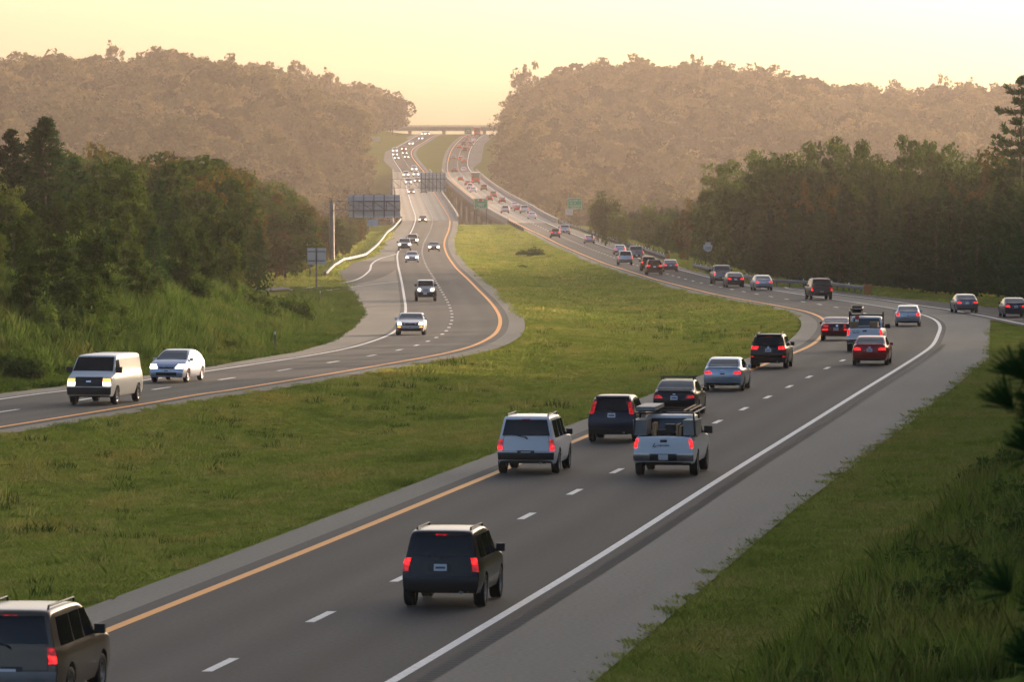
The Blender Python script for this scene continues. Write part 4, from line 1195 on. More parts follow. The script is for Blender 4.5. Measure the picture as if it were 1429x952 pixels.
def work_truck(c, b):
    # side tool boxes, rack with ladder boards, loose timber and a tailgate script
    for sg in (1, -1):
        mb = MB(); mb.box((-1.55, sg*.80, 1.53), (1.75, .42, .46)); mb.box((-1.55, sg*.80, 1.775), (1.79, .45, .03)); c.add('tool_box', mb, M['tool_grey'], 0, smooth=False)
    fr = MB()
    for x in (-.85, -2.55):
        for sg in (1, -1): fr.tube([(x, sg*.98, 1.30), (x, sg*.93, 2.02)], .03, 6)
        fr.tube([(x, -.95, 2.02), (x, .95, 2.02)], .03, 6)
    for sg in (1, -1): fr.tube([(-2.6, sg*.93, 2.02), (1.5, sg*.93, 2.04)], .03, 6)
    fr.tube([(1.45, -.95, 2.02), (1.45, .95, 2.02)], .03, 6)
    c.add('ladder_rack', fr, M['plastic'], 0)
    for q, y in enumerate((-.60, -.78)):
        mb = MB(); mb.tube([(-2.3, y, 2.09), (1.7, y, 2.11)], .035, 5); c.add('ladder_rail', mb, M['lumber'], 1)
    mb = MB(); mb.box((-.1, .70, 2.12), (3.0, .62, .12)); c.add('storage_tray', mb, M['tool_grey'], 1, smooth=False)
    for y, z, h in ((.36, 1.45, .5), (-.40, 1.42, .46), (-.50, 1.40, .40)):
        mb = MB(); mb.box((-1.9, y, z), (1.1, .08, h)); c.add('timber', mb, M['lumber'], 1, smooth=False)
    mb = MB(); mb.box((-1.4, .05, 1.30), (.6, .5, .3)); mb.box((-1.5, -.1, 1.5), (.35, .3, .25)); c.add('tool_crate', mb, M['plastic'], 1, smooth=False)
    # handwriting on the tailgate
    mb = MB(); r = random.Random(3); pts = []
    def P(u, z): return b.end(True, -u, z, .032)     # u grows to the viewer's right
    mb.tube([P(-.30, 1.07), P(-.36, .96), P(-.30, .955), P(-.24, .985)], .012, 4)
    for i in range(13):
        u = -.21 + i*.032; pts += [P(u, .975 + .012*r.random()), P(u + .016, 1.01 + .03*r.random())]
    mb.tube(pts, .009, 4); c.add('lettering', mb, M['plate_ink'], 1)
pickup('pickup_work', 'paint', extras=work_truck)

def utility_truck(c, b):
    fr = MB()
    for sg in (1, -1): fr.tube([(-.90, sg*.92, 1.28), (-.90, sg*.92, 2.16)], .045, 6)
    fr.tube([(-.90, -.95, 1.97), (-.90, .95, 1.97)], .045, 6)
    c.add('headache_rack', fr, M['plastic'], 0)
    mb = MB(); mb.tube([(-1.0, .50, 1.96), (-1.0, .50, 1.42)], [.12, .05], 8); c.add('traffic_cone', mb, M['sign_red'], 1)
    mb = MB(); mb.tube([(-1.0, .50, 1.74), (-1.0, .50, 1.58)], [.10, .075], 8); c.add('cone_band', mb, M['sign_white'], 2)
    mb = MB()
    for y in (.25, .85): mb.tube([(-.6, y, 1.97), (-.6, y, 2.30), (.3, y, 2.42), (1.2, y, 2.30)], .05, 6)
    for x, z in ((-.6, 2.28), (-.1, 2.38), (.4, 2.42)): mb.tube([(x, .22, z), (x, .88, z)], .05, 6)
    mb.box((.1, .55, 2.20), (.9, .5, .22)); c.add('roof_gear', mb, M['plastic'], 1, smooth=False)
    for y, z in ((-.45, 1.46), (.65, 1.45)):
        mb = MB(); mb.box((-1.5, y, z), (.5, .45, .34)); c.add('cargo_box', mb, M['lumber'], 1, smooth=False)
    for z in (1.12, 1.03):
        mb = MB(); r = random.Random(int(z*100))
        for i in range(9):
            if r.random() < .85: p = b.end(True, .72 - i*.05, z, .03); mb.box(p, (.012, .035, .035))
        c.add('lettering', mb, M['plate_ink'], 1, smooth=False)
pickup('pickup_utility', 'paint', extras=utility_truck, W=2.03)

# --- van
def van():
    b = Body([(2.60,.38),(2.70,.58),(2.68,1.06),(2.55,1.20),(1.98,1.36),(1.42,1.98),(1.05,2.06),(-2.45,2.06),(-2.62,1.94),(-2.70,1.0),(-2.72,.55),(-2.68,.38)], 2.00, 1.22, .13, .36, 1.75, -1.75, .37, taper=.05, bow=.08, round_=.10)
    c = Car(b)
    c.add('body', b.mesh('van_body', c.paint), None, 0, True)
    c.patch('windshield', 'F', Q(-.93,.93,1.40,1.95,-.90,.90), M['glass'])
    c.sides('side_window', Q(1.0,1.85,1.38,1.86,1.05,1.45), M['glass'])
    c.patch('rear_window', 'R', Q(-.8,.8,1.35,1.85), M['glass'])
    c.patch('grille', 'F', Q(-.62,.62,.78,1.16), M['plastic'], .014)
    c.both('headlight', 'F', Q(.64,.96,.82,.97), M['head'], .018); c.both('turn_signal', 'F', Q(.64,.96,.99,1.09), M['amber'], .016)
    c.patch('badge', 'F', Q(-.11,.11,.96,1.01), M['chrome'], .03, 1, nu=3, nv=2)
    c.patch('front_bumper', 'F', Q(-.98,.98,.46,.74), M['plastic'], .06, 0, depth=.08); c.plate('F', .46, w=.15)
    c.sides('body_line', Q(-2.5,2.3,1.16,1.19), c.paint, .012, 1, painted=True, nu=20)
    c.both('tail_light', 'R', Q(.86,.98,.9,1.3), M['tail_dim'], .015)
    c.mirrors(1.75, 1.42, .26, .26, M['plastic'], False); c.under(); c.wheels(.37, .24, 1.74); c.done('van')
van()

# --- boxy off-roader seen from the front
def jeep():
    b = Body([(1.86,.55),(1.92,.68),(1.90,1.12),(1.80,1.19),(.92,1.23),(.72,1.70),(.55,1.81),(-1.55,1.81),(-1.72,1.74),(-1.80,1.0),(-1.80,.55)], 1.56, 1.16, .10, .50, 1.30, -1.25, .40, taper=.06, bow=.03, round_=.05)
    c = Car(b, 'paint_metal')
    c.add('body', b.mesh('offroader_body', c.paint), None, 0, True)
    c.patch('windshield', 'F', Q(-.90,.90,1.30,1.71,-.88,.88), M['glass']); c.patch('rear_window', 'R', Q(-.8,.8,1.3,1.65), M['glass'])
    c.sides('side_window', Q(-.3,.62,1.24,1.68,-.3,.50), M['glass']); c.sides('side_window', Q(-1.5,-.4,1.24,1.68), M['glass'])
    for sg in (1, -1):
        for x in (1.30, -1.25):
            mb = MB(); ar = [(x + .62*math.cos(math.pi*k_/8), .40 + .56*math.sin(math.pi*k_/8)) for k_ in range(9)]
            for p, q in zip(ar[:-1], ar[1:]):
                mb.quad((p[0], sg*.70, p[1]), (p[0], sg*.94, p[1]), (q[0], sg*.94, q[1]), (q[0], sg*.70, q[1]))
                mb.quad((p[0], sg*.94, p[1]), (p[0], sg*.94, p[1]-.08), (q[0], sg*.94, q[1]-.08), (q[0], sg*.94, q[1]))
            c.add('fender', mb, M['plastic'], 0, smooth=False)
        mb = MB(); n = 16; y0 = sg*.54
        ring = [(1.93, y0 + .115*math.cos(2*math.pi*k_/n), .985 + .115*math.sin(2*math.pi*k_/n)) for k_ in range(n)]
        rb = [(1.84, q[1], q[2]) for q in ring]; mb.poly(ring)
        for k_ in range(n): mb.quad(ring[k_], rb[k_], rb[(k_+1) % n], ring[(k_+1) % n])
        c.add('headlight', mb, M['head'], 0, smooth=False)
    for i in range(7):
        u = (-.30 + .10*i); c.patch('grille_slot', 'F', Q(u-.03, u+.03, .84, 1.08), M['plastic'], .008, 1, nu=2, nv=4)
    mb = MB(); mb.box((1.98, 0, .66), (.18, 1.72, .20)); mb.box((2.02, 0, .52), (.12, 1.3, .12)); c.add('front_bumper', mb, M['plastic'], 0, smooth=False)
    mb = MB(); mb.box((2.085, -.05, .66), (.012, .32, .16)); c.add('license_plate', mb, M['plate'], 1, smooth=False)
    c.mirrors(.75, 1.34, .22, .20, M['plastic'], False); c.under(); c.wheels(.40, .27, 1.60); c.done('jeep')
jeep()

# --- box truck, far away
def truck():
    b = Body([(3.6,.6),(3.7,.8),(3.66,1.4),(3.5,1.6),(2.9,1.8),(2.5,2.5),(2.2,2.6),(1.7,2.6),(1.5,2.5),(1.45,1.0),(1.4,.6)], 2.3, 1.4, .08, .55, 2.9, -2.2, .48)
    c = Car(b)
    c.add('body', b.mesh('truck_cab', c.paint), None, 0, True)
    mb = MB(); mb.box((-1.2, 0, 2.15), (5.0, 2.45, 2.5)); c.add('cargo_box', mb, M['sign_red'], 0, smooth=False)
    mb = MB(); mb.box((-1.2, 0, 3.44), (5.06, 2.5, .10)); c.add('roof_cap', mb, M['sign_white'], 0, smooth=False)
    mb = MB(); mb.box((-3.715, 0, 2.55), (.03, 1.9, 1.2)); c.add('rear_door', mb, M['clear_glass'], 0, smooth=False)
    for sg in (1, -1):
        mb = MB(); mb.box((-3.72, sg*1.0, .98), (.05, .3, .25)); c.add('tail_light', mb, M['tail'], 0, smooth=False)
    mb = MB(); mb.box((-3.7, 0, .62), (.15, 2.3, .2)); mb.box((-1, 0, .75), (5, 1.2, .3)); c.add('rear_bumper', mb, M['plastic'], 0, smooth=False)
    c.wheels(.48, .5, 1.9); c.done('truck')
truck()

def place(kind, px, py, colour, name, label, fm, face=1, lod=None, cat='car', group=None, dx=0.0, glow=None):
    """px, py: foot of the axle nearest to the camera.  face=1 drives away, -1 comes towards us"""
    c = PROTO[kind]; x, d = on_road(px, py)
    sl = float((fm(d+6) - fm(d-6))/12.0); g = float((zprof(d+6) - zprof(d-6))/12.0)
    h = Vector((sl, 1, 0)).normalized()*face
    ax = c.b.xr if face > 0 else c.b.xf
    pos = Vector((x + dx, d, 0)) - h*ax
    pos.z = float(zprof(pos.y)) + 0.016
    root = ob(name, None, None, pos, (0, -math.atan(g*face), math.atan2(h.y, h.x)))
    tag(root, label, cat, group)
    wpx = c.b.W/d*F
    if lod is None: lod = 2 if wpx > 34 else (1 if wpx > 13 else 0)
    for nm, me, lvl, loc, painted, subs in c.parts:
        if lvl > lod: continue
        o = ob(nm, me, root, loc)
        if painted: o.color = (*colour, 1)
        if nm == 'wheel' and loc[1] < 0: o.rotation_euler = (0, 0, math.pi)
        for sn, sm, slv, sg in subs:
            if slv <= lod: ob(sn, sm, o)
    return root

BLK = (.004, .004, .0045); WHT = (.68, .70, .72); SIL = (.46, .48, .50); GRY = (.17, .18, .19); RED = (.33, .010, .013); MAR = (.17, .014, .018)
NAVY = (.012, .018, .035); BRZ = (.105, .082, .060); BLU = (.38, .46, .54); CRM = (.50, .46, .38); DBL = (.020, .028, .045)
R_ = 'traffic driving away on the right carriageway'; L_ = 'oncoming traffic on the left carriageway'
def away(*a, **k): place(*a, fRM, 1, group=R_, **k)
def toward(*a, **k): place(*a, fLM, -1, group=L_, **k)

away('suv_metal', 28, 988, BRZ, 'suv', 'bronze SUV cut off at the bottom left corner', cat='SUV')
away('suv_boxy', 622, 847, BLK, 'suv', 'black boxy SUV alone in the near right lane', cat='SUV')
away('suv_large', 739, 661, WHT, 'suv', 'large white SUV with dark rear window in the left lane', cat='SUV')
away('pickup_work', 931, 664, WHT, 'pickup_truck', 'white work pickup with grey side tool boxes and ladder rack', cat='pickup truck')
away('crossover_pillar', 857, 617, NAVY, 'crossover', 'dark navy crossover with tall pillar tail lights behind white SUV', cat='SUV')
away('sedan_rack', 944, 582, BLK, 'car', 'black sedan with roof bars in front of the white work pickup')
away('sedan_metal', 1011, 545.5, BLU, 'car', 'pale blue silver sedan following the black crossover')
away('crossover', 1074, 514.5, BLK, 'crossover', 'black crossover with chrome badge near the median bend', cat='SUV')
away('coupe_rear', 1167, 475.5, MAR, 'car', 'dark red coupe half hidden by the white utility truck')
away('pickup_utility', 1208, 491, WHT, 'utility_truck', 'white utility pickup with black headache rack and red cone', cat='pickup truck')
away('sedan', 1215, 510, RED, 'car', 'bright red sedan close behind the white utility truck')
away('sedan_square', 1267, 455.5, SIL, 'car', 'silver sedan alone at the outer edge of the bend')
away('suv_large', 1145, 418.5, BLK, 'suv', 'big black SUV beside the end of the right guardrail', cat='SUV')
away('sedan_metal', 1064.5, 405.5, SIL, 'car', 'silver sedan ahead of the big black SUV')
away('sedan', 1025.5, 401, DBL, 'car', 'dark blue sedan overlapping a grey pickup')
away('pickup_metal', 1008.5, 396.5, GRY, 'pickup_truck', 'grey pickup half behind the dark blue sedan', cat='pickup truck')
away('crossover', 913, 383.8, BLK, 'crossover', 'small black SUV in the left lane, mid distance', cat='SUV')
away('suv_boxy', 905, 378.5, MAR, 'suv', 'maroon SUV half hidden behind a small black SUV', cat='SUV')
away('sedan_metal', 935.5, 379.8, GRY, 'car', 'grey sedan right of the small black SUV')
away('suv_metal', 872.5, 370, SIL, 'suv', 'silver SUV with wide red lights, mid distance', cat='SUV')
away('pickup_metal', 888, 363, GRY, 'pickup_truck', 'grey pickup beyond the silver SUV by the guardrail', cat='pickup truck')
away('sedan_square', 865, 355.5, BLU, 'car', 'pale blue sedan ahead of the grey pickup by the guardrail')
away('sedan_metal', 822.5, 340, SIL, 'car', 'silver sedan alone between two groups on the right carriageway')
away('pickup', 788.5, 327.5, WHT, 'pickup_truck', 'white pickup just past the right bridge end', cat='pickup truck')
away('crossover', 775, 332, GRY, 'crossover', 'grey crossover left of the white pickup past the bridge', cat='SUV')
away('sedan', 742.5, 305.5, WHT, 'car', 'white sedan at the near end of the right bridge')
away('pickup', 732, 298, WHT, 'pickup_truck', 'white pickup with dark window near the right bridge start', cat='pickup truck')
away('sedan', 723, 294.5, RED, 'car', 'red car squeezed between two white vehicles on the bridge')
away('sedan', 718.5, 291, WHT, 'car', 'white car left of the red one on the bridge')
away('suv_metal', 705, 297.5, SIL, 'suv', 'silver SUV in the left bridge lane above the guide sign', cat='SUV')
away('sedan', 701, 283, BLK, 'car', 'dark car on the bridge ahead of a silver SUV')
away('suv_boxy', 688.5, 275.8, RED, 'suv', 'red SUV in the right bridge lane', cat='SUV')
away('sedan', 683, 280.5, MAR, 'car', 'dark red car beside the green guide sign on the bridge')
away('suv_boxy', 675.5, 266, MAR, 'suv', 'dark red SUV by the right bridge parapet', cat='SUV')
away('sedan', 660.5, 268.5, WHT, 'car', 'white sedan in the left bridge lane behind the truck')
away('crossover', 656, 264, WHT, 'crossover', 'white crossover ahead of a white sedan on the bridge', cat='SUV')
away('sedan', 653, 259, MAR, 'car', 'dark red car left of the red box truck')
away('truck', 664, 257, (.40, .03, .03), 'box_truck', 'tall red box truck in the right bridge lane', cat='truck')
away('sedan', 643, 252.5, MAR, 'car', 'dark car in the left lane past the red box truck')
FAR_R = [('sedan', 634.5, 240, BLK), ('sedan', 647, 240, WHT), ('sedan', 633, 222.7, BLK), ('suv_boxy', 643, 225, RED), ('sedan', 647.5, 227, MAR), ('sedan', 641, 207, RED), ('suv_boxy', 648.7, 211.5, RED),
         ('sedan', 652.6, 209, MAR), ('suv_boxy', 647, 203.6, BLK), ('sedan', 651.5, 197, BLK), ('sedan', 655.5, 200, MAR), ('suv_boxy', 656.5, 204, GRY), ('sedan', 660.5, 198, WHT), ('sedan', 653.5, 193.6, BLK)]
for i, (kd, px, py, cl) in enumerate(FAR_R):
    away(kd, px, py, cl, 'far_car', ['dark far car climbing', 'white far car climbing', 'red far car climbing'][0 if cl in (BLK, GRY) else (1 if cl == WHT else 2)] + ' the right carriageway toward the skyline')
away('truck', 666, 189.8, (.30, .05, .04), 'box_truck', 'far truck at the crest below the overpass', cat='truck')
fRamp = lambda q: np.interp(q, dd, (r1x + r2x)/2)
place('sedan_metal', 1348, 437, GRY, 'car', 'grey sedan on the on-ramp left of a dark one', fRamp, 1, group='cars on the on-ramp')
place('sedan', 1416, 443, DBL, 'car', 'dark sedan on the on-ramp at the right picture edge', fRamp, 1, group='cars on the on-ramp')

toward('van', 132, 565, (.74, .72, .68), 'van', 'white panel van coming toward us on the left', cat='van')
toward('hatchback', 238, 534, (.42, .48, .58), 'car', 'silver blue hatchback following the white van')
toward('coupe_front', 573, 468, (.44, .46, .48), 'car', 'silver coupe with dark grille at the left bend')
toward('jeep', 594, 420.5, (.58, .60, .62), 'offroader', 'boxy silver offroader with round lit headlights', cat='SUV')
toward('sedan_front', 575, 366.5, WHT, 'car', 'white sedan with headlights on near the exit gore')
toward('sedan_front', 605.5, 351, GRY, 'car', 'dark sedan in the median lane of the left carriageway')
toward('pickup_front', 564.5, 350, WHT, 'pickup_truck', 'white pickup leaving toward the exit ramp', cat='pickup truck')
toward('suv_front', 575.5, 342.5, CRM, 'suv', 'cream SUV just behind the white oncoming pickup', cat='SUV')
toward('sedan_front', 590, 310.5, BLK, 'car', 'dark oncoming car at the near end of the left bridge')
for (kd, px, py, cl, lb) in [('sedan_front', 574, 271, RED, 'red oncoming car under the gantry on the left bridge'), ('sedan_front', 591.6, 269.5, BLK, 'dark oncoming car below the gantry sign panel'),
        ('suv_front', 570, 258, WHT, 'white oncoming SUV on the left bridge behind a red car'), ('sedan_front', 582, 255, GRY, 'grey oncoming car in the inner lane on the left bridge'),
        ('suv_front', 566.5, 247.5, WHT, 'bright oncoming SUV at the far end of the left bridge'), ('suv_front', 580.5, 247, WHT, 'pale oncoming SUV in the inner lane at the far bridge end'), ('suv_front', 578, 239.5, WHT, 'white oncoming vehicle just off the far left bridge end')]:
    toward(kd, px, py, cl, 'oncoming_car', lb)
for (kd, px, py, cl) in [('suv_front', 551, 213.5, WHT), ('sedan_front', 551.5, 218, GRY), ('sedan_front', 553.5, 223, BLK), ('suv_front', 563.6, 211, RED), ('sedan_front', 564.7, 216, BLK), ('sedan_front', 567.3, 221.5, BLK),
        ('sedan_front', 573.7, 202.7, WHT), ('sedan_front', 587, 195.3, BLK), ('sedan_front', 591, 189, WHT), ('sedan_front', 597, 188.6, BLK)]:
    toward(kd, px, py, cl, 'oncoming_car', 'far oncoming car with headlights on the hill beyond the left bridge')

# ------------------------------------------------------------------ vegetation
def quads_from(c, u, v, name, mat):
    """one quad per leaf: centre c, half axes u and v"""
    n = len(c)
    V = np.stack([c - u - v, c + u - v, c + u + v, c - u + v], 1).reshape(-1, 3)
    q = np.arange(n*4).reshape(n, 4)
    return np_mesh(name, V, q, mat)

def unit(a): return a/np.maximum(np.linalg.norm(a, axis=-1, keepdims=True), 1e-9)

def leaves(c, out, size, r, up=0.35, aspect=0.6):
    n = len(c)
    nrm = unit(out*0.7 + r.normal(size=(n, 3))*0.75 + np.array([0, 0, up]))
    t = unit(np.cross(nrm, r.normal(size=(n, 3))))
    b = np.cross(nrm, t)
    s = size*r.uniform(0.6, 1.35, (n, 1))
    return t*s, b*s*aspect

def broad_crown(seed, h=10.0, rx=3.3, z0=0.18, ncl=46, per=85, leaf=0.17, mat='leaf', droop=0.0, name='crown', flat_top=0.0):
    r = np.random.default_rng(seed)
    zc = h*(0.5 + z0/2); rz = h*(1 - z0)/2
    d = unit(r.normal(size=(ncl, 3))); rad = r.uniform(0.35, 1.0, (ncl, 1))**0.55
    lob = 1 + 0.22*np.sin(3*np.arctan2(d[:, 1], d[:, 0]) + seed)[:, None] + r.normal(0, 0.10, (ncl, 1))
    cc = d*rad*lob*np.array([rx, rx, rz]) + np.array([0, 0, zc])
    cc[:, 2] = np.clip(cc[:, 2], h*z0*0.8, h*1.02)
    cr = r.uniform(0.16, 0.34, ncl)*rx*1.05
    P = []; O = []
    for i in range(ncl):
        k_ = int(per*r.uniform(0.6, 1.4)); q = unit(r.normal(size=(k_, 3))); rr_ = r.uniform(0.35, 1.05, (k_, 1))**0.6
        p = cc[i] + q*rr_*cr[i]*np.array([1.15, 1.15, 0.8])
        p[:, 2] -= droop*((p[:, 0]-cc[i][0])**2 + (p[:, 1]-cc[i][1])**2)
        P.append(p); O.append(q)
    P = np.concatenate(P); O = np.concatenate(O)
    u, v = leaves(P, O, leaf, r)
    return quads_from(P, u, v, name, M[mat])

def trunk_mesh(seed, h=10.0, r0=0.2, limbs=7, top=0.75, mat='bark'):
    r = random.Random(seed); mb = MB()
    bend = [(r.uniform(-.25, .25)*i/5, r.uniform(-.25, .25)*i/5, -0.6 + (h*top + 0.6)*i/5) for i in range(6)]
    mb.tube(bend, [r0*(1 - 0.8*i/5) for i in range(6)], 7)
    for k_ in range(limbs):
        t = r.uniform(0.35, 0.95); j = int(t*5); b = bend[j]; a = r.uniform(0, 2*math.pi); L = h*r.uniform(0.18, 0.32)*(1.1 - t*0.5)
        mid = (b[0] + math.cos(a)*L*.55, b[1] + math.sin(a)*L*.55, b[2] + L*.35); e = (b[0] + math.cos(a)*L, b[1] + math.sin(a)*L, b[2] + L*.85)
        mb.tube([b, mid, e], [r0*.38, r0*.24, r0*.06], 5)
    return mb.mesh('trunk', M[mat], True)

def pine_crown(seed, h=9.0, R=2.3, z0=0.06, whorls=19, br=8, tufts=6, nd_=9, nl=0.30, mat='needle', power=0.8, hw=0.028):
    r = np.random.default_rng(seed); C = []; U = []; Vv = []
    for w in range(whorls):
        t = w/(whorls-1); z = h*(z0 + (0.985-z0)*t); L = R*max(0.06, (1-t)**power)*r.uniform(0.8, 1.15)
        for b in range(max(3, int(br*(1-0.45*t)))):
            a = r.uniform(0, 2*math.pi); l = L*r.uniform(0.7, 1.15); rise = r.uniform(0.10, 0.45)
            for k_ in range(tufts):
                s = (k_ + 0.9)/tufts
                c = np.array([math.cos(a)*l*s, math.sin(a)*l*s, z + l*rise*s*s - 0.12*l*s]) + r.normal(0, 0.07, 3)
                ax = unit(np.array([math.cos(a)*0.8, math.sin(a)*0.8, 0.75])[None])[0]
                d = unit(ax + r.normal(0, 0.42, (nd_, 3)))
                ln = nl*r.uniform(0.7, 1.25, (nd_, 1))
                side = unit(np.cross(d, r.normal(size=(nd_, 3))))
                C.append(c + d*ln*0.5); U.append(d*ln*0.5); Vv.append(side*hw*nl/0.30)
    # leader
    d = unit(np.array([0, 0, 1.0]) + r.normal(0, 0.3, (26, 3))); C.append(np.array([0, 0, h]) + d*0.2); U.append(d*0.2); Vv.append(unit(np.cross(d, r.normal(size=(26, 3))))*0.03)
    return quads_from(np.concatenate(C), np.concatenate(U), np.concatenate(Vv), 'crown', M[mat])

BROAD = [(broad_crown(11 + i, mat='leaf', rx=rx, z0=z, ncl=nc, per=80, leaf=.16), trunk_mesh(11+i)) for i, (rx, z, nc) in enumerate([(3.5, .08, 88), (3.1, .06, 80), (4.2, .12, 96), (2.7, .05, 64), (3.4, .10, 76)])]
WARM = [(broad_crown(41 + i, mat='leaf_warm', rx=rx, z0=z, ncl=nc), trunk_mesh(41+i)) for i, (rx, z, nc) in enumerate([(3.2, .08, 66), (2.8, .06, 60), (3.6, .10, 72)])]
DROOP = [(broad_crown(61, mat='leaf_light', rx=3.6, z0=.03, ncl=70, per=90, leaf=.15, droop=.35), trunk_mesh(61, r0=.14)), (broad_crown(62, mat='leaf_light', rx=3.2, z0=.03, ncl=60, per=90, leaf=.15, droop=.3), trunk_mesh(62, r0=.14))]
PINE = [(pine_crown(71 + i, R=R), trunk_mesh(71+i, 9.0, .13, 0, .97)) for i, R in enumerate((2.3, 2.0, 2.7, 1.7))]
BIGPINE = [(pine_crown(81 + i, h=12, R=3.9, z0=.05, whorls=28, br=9, tufts=7, nd_=10, nl=.42, power=.75), trunk_mesh(81+i, 12, .2, 0, .97)) for i in range(2)]
CEDAR = [(pine_crown(91, h=5, R=1.25, z0=.02, whorls=24, br=10, tufts=4, nd_=9, nl=.16, power=.7), trunk_mesh(91, 5, .08, 0, .9))]
def far_crown(seed, h, rx, n=1300, leaf=.36):
    """rounded canopy tree for the distant woods: leaves over a lobed dome"""
    r = np.random.default_rng(seed)
    lc = unit(r.normal(size=(9, 3)) + np.array([0, 0, .6])); lr = r.uniform(.45, .70, 9)
    base = np.concatenate([[[0, 0, 0]], lc*r.uniform(.45, .62, (9, 1))]); rad = np.concatenate([[.62], lr*.72])
    k_ = r.integers(0, 10, n); d = unit(r.normal(size=(n, 3)) + np.array([0, 0, .35]))
    p = base[k_] + d*rad[k_][:, None]*r.uniform(.80, 1.06, (n, 1))
    P = p*np.array([rx, rx, h*.42]) + np.array([0, 0, h*.56])
    o_ = unit(p*.5 + d)
    nr = unit(o_*1.2 + r.normal(size=(n, 3))*.65); t = unit(np.cross(nr, r.normal(size=(n, 3)))); b = np.cross(nr, t)
    sz = leaf*r.uniform(.6, 1.4, (n, 1))
    return quads_from(P, t*sz, b*sz*.8, 'crown', M['far_leaf'])
FARB = [far_crown(101 + i, 12, rx) for i, rx in enumerate((6.4, 5.6, 7.0))] + [broad_crown(111 + i, h=12.5, rx=rx, z0=.10, ncl=40, per=42, leaf=.30, mat='far_leaf') for i, rx in enumerate((4.6, 5.4))]
FARTHIN = [(broad_crown(131 + i, h=13, rx=3.2, z0=.12, ncl=26, per=26, leaf=.30, mat='far_leaf'), trunk_mesh(131+i, 13, .2, 9, .92)) for i in range(2)]

def tree(protos, x, y, h, h0, name, label, group, z=None, sx=1.0, cat='tree'):
    cr, tr = protos
    s = h/h0
    g = float(terrain(x, y)) if z is None else z
    root = ob(name, None, None, (x, y, g), (0, 0, rnd.uniform(0, 6.283)), (s*sx, s*sx, s)); tag(root, label, cat, group)
    ob('crown', cr, root); ob('trunk', tr, root)
    return root

def tree_px(protos, px, ytop, d, h0, name, label, group=None, sx=1.0, sink=0.0):
    """tree standing at depth d under pixel column px, its top at pixel row ytop"""
    p = at_depth(px, ytop, d); g = float(terrain(p.x, d)) - sink
    return tree(protos, p.x, d, max(1.2, p.z - g), h0, name, label, group, g, sx)

# --- left wood on the bank (near)
LG = 'wood on the left bank'
tree_px(BIGPINE[0], 62, 168, 372, 12, 'pine_tree', 'tallest dark pine in the left wood', LG, 1.3)
tree_px(BIGPINE[1], 14, 185, 368, 12, 'pine_tree', 'dark pine at the left picture edge beside the tallest pine', LG, 1.15)
tree_px(BIGPINE[1], 105, 225, 390, 12, 'pine_tree', 'lower dark pine right of the tallest pine', LG, 1.15)
tree_px(DROOP[0], 92, 272, 322, 10, 'broadleaf_tree', 'large drooping green tree at the front of the left bank', LG, 1.0)
tree_px(DROOP[1], 40, 300, 318, 10, 'broadleaf_tree', 'drooping bushy tree at the left edge of the bank', LG, .9)
tree_px(BROAD[0], 165, 230, 362, 10, 'broadleaf_tree', 'tall green tree right of the drooping tree', LG, .8)
tree_px(DROOP[1], 182, 262, 350, 10, 'broadleaf_tree', 'green feathery tree left of the dark evergreen', LG, .8)
tree_px(PINE[2], 222, 255, 378, 9, 'pine_tree', 'dark evergreen in the middle of the left wood', LG, 1.15)
tree_px(PINE[0], 245, 278, 372, 9, 'pine_tree', 'dark evergreen with drooping boughs right of middle', LG, 1.1)
tree_px(BROAD[3], 290, 290, 385, 10, 'broadleaf_tree', 'bright green tree at the right of the left wood', LG, .9)
tree_px(BROAD[1], 318, 300, 392, 10, 'broadleaf_tree', 'green tree beside the lone cedar', LG, .8)
tree_px(CEDAR[0], 361, 324, 398, 5, 'cedar_tree', 'small dark cedar at the tip of the left bank', LG, 1.0)
for px, yt, d in ((-10, 240, 350), (10, 262, 335), (130, 258, 345), (150, 300, 330), (205, 300, 345), (262, 310, 362), (-25, 200, 390), (35, 215, 395), (140, 236, 405), (185, 248, 410), (232, 268, 405)):
    tree_px(rnd.choice(BROAD[:2] + DROOP[:1] + PINE[:1]), px, yt, d, 10, 'bank_tree', 'green tree filling the left wood behind the front trees', LG, .85)
for px, yt, d, pr, sx, lb in ((20, 300, 296, DROOP[0], .9, 'drooping pale green tree low on the bank at the left edge'), (75, 330, 290, DROOP[1], .95, 'wide bushy tree in front of the large drooping tree'), (130, 318, 300, DROOP[0], .8, 'bushy tree right of the large drooping tree'),
        (172, 300, 318, BROAD[3], .9, 'dense green tree low in the middle of the bank'), (215, 318, 325, PINE[2], 1.3, 'dark bushy evergreen low in the middle of the bank'), (250, 322, 335, BROAD[1], .8, 'round green tree low on the bank'), (282, 318, 352, DROOP[1], .8, 'light green bushy tree near the right of the bank'),
        (-15, 320, 285, BROAD[0], .9, 'dark leafy tree cut by the left picture edge'), (320, 335, 372, BROAD[3], .8, 'small green tree left of the cedar'), (40, 370, 280, DROOP[1], 1.2, 'low leafy thicket at the foot of the left wood'), (110, 372, 286, DROOP[0], 1.2, 'low leafy thicket below the large drooping tree'), (190, 362, 308, DROOP[1], 1.2, 'low thicket in the middle of the bank')):
    tree_px(pr, px, yt, d, 9 if pr in PINE else 10, 'bank_tree', lb, LG, sx)
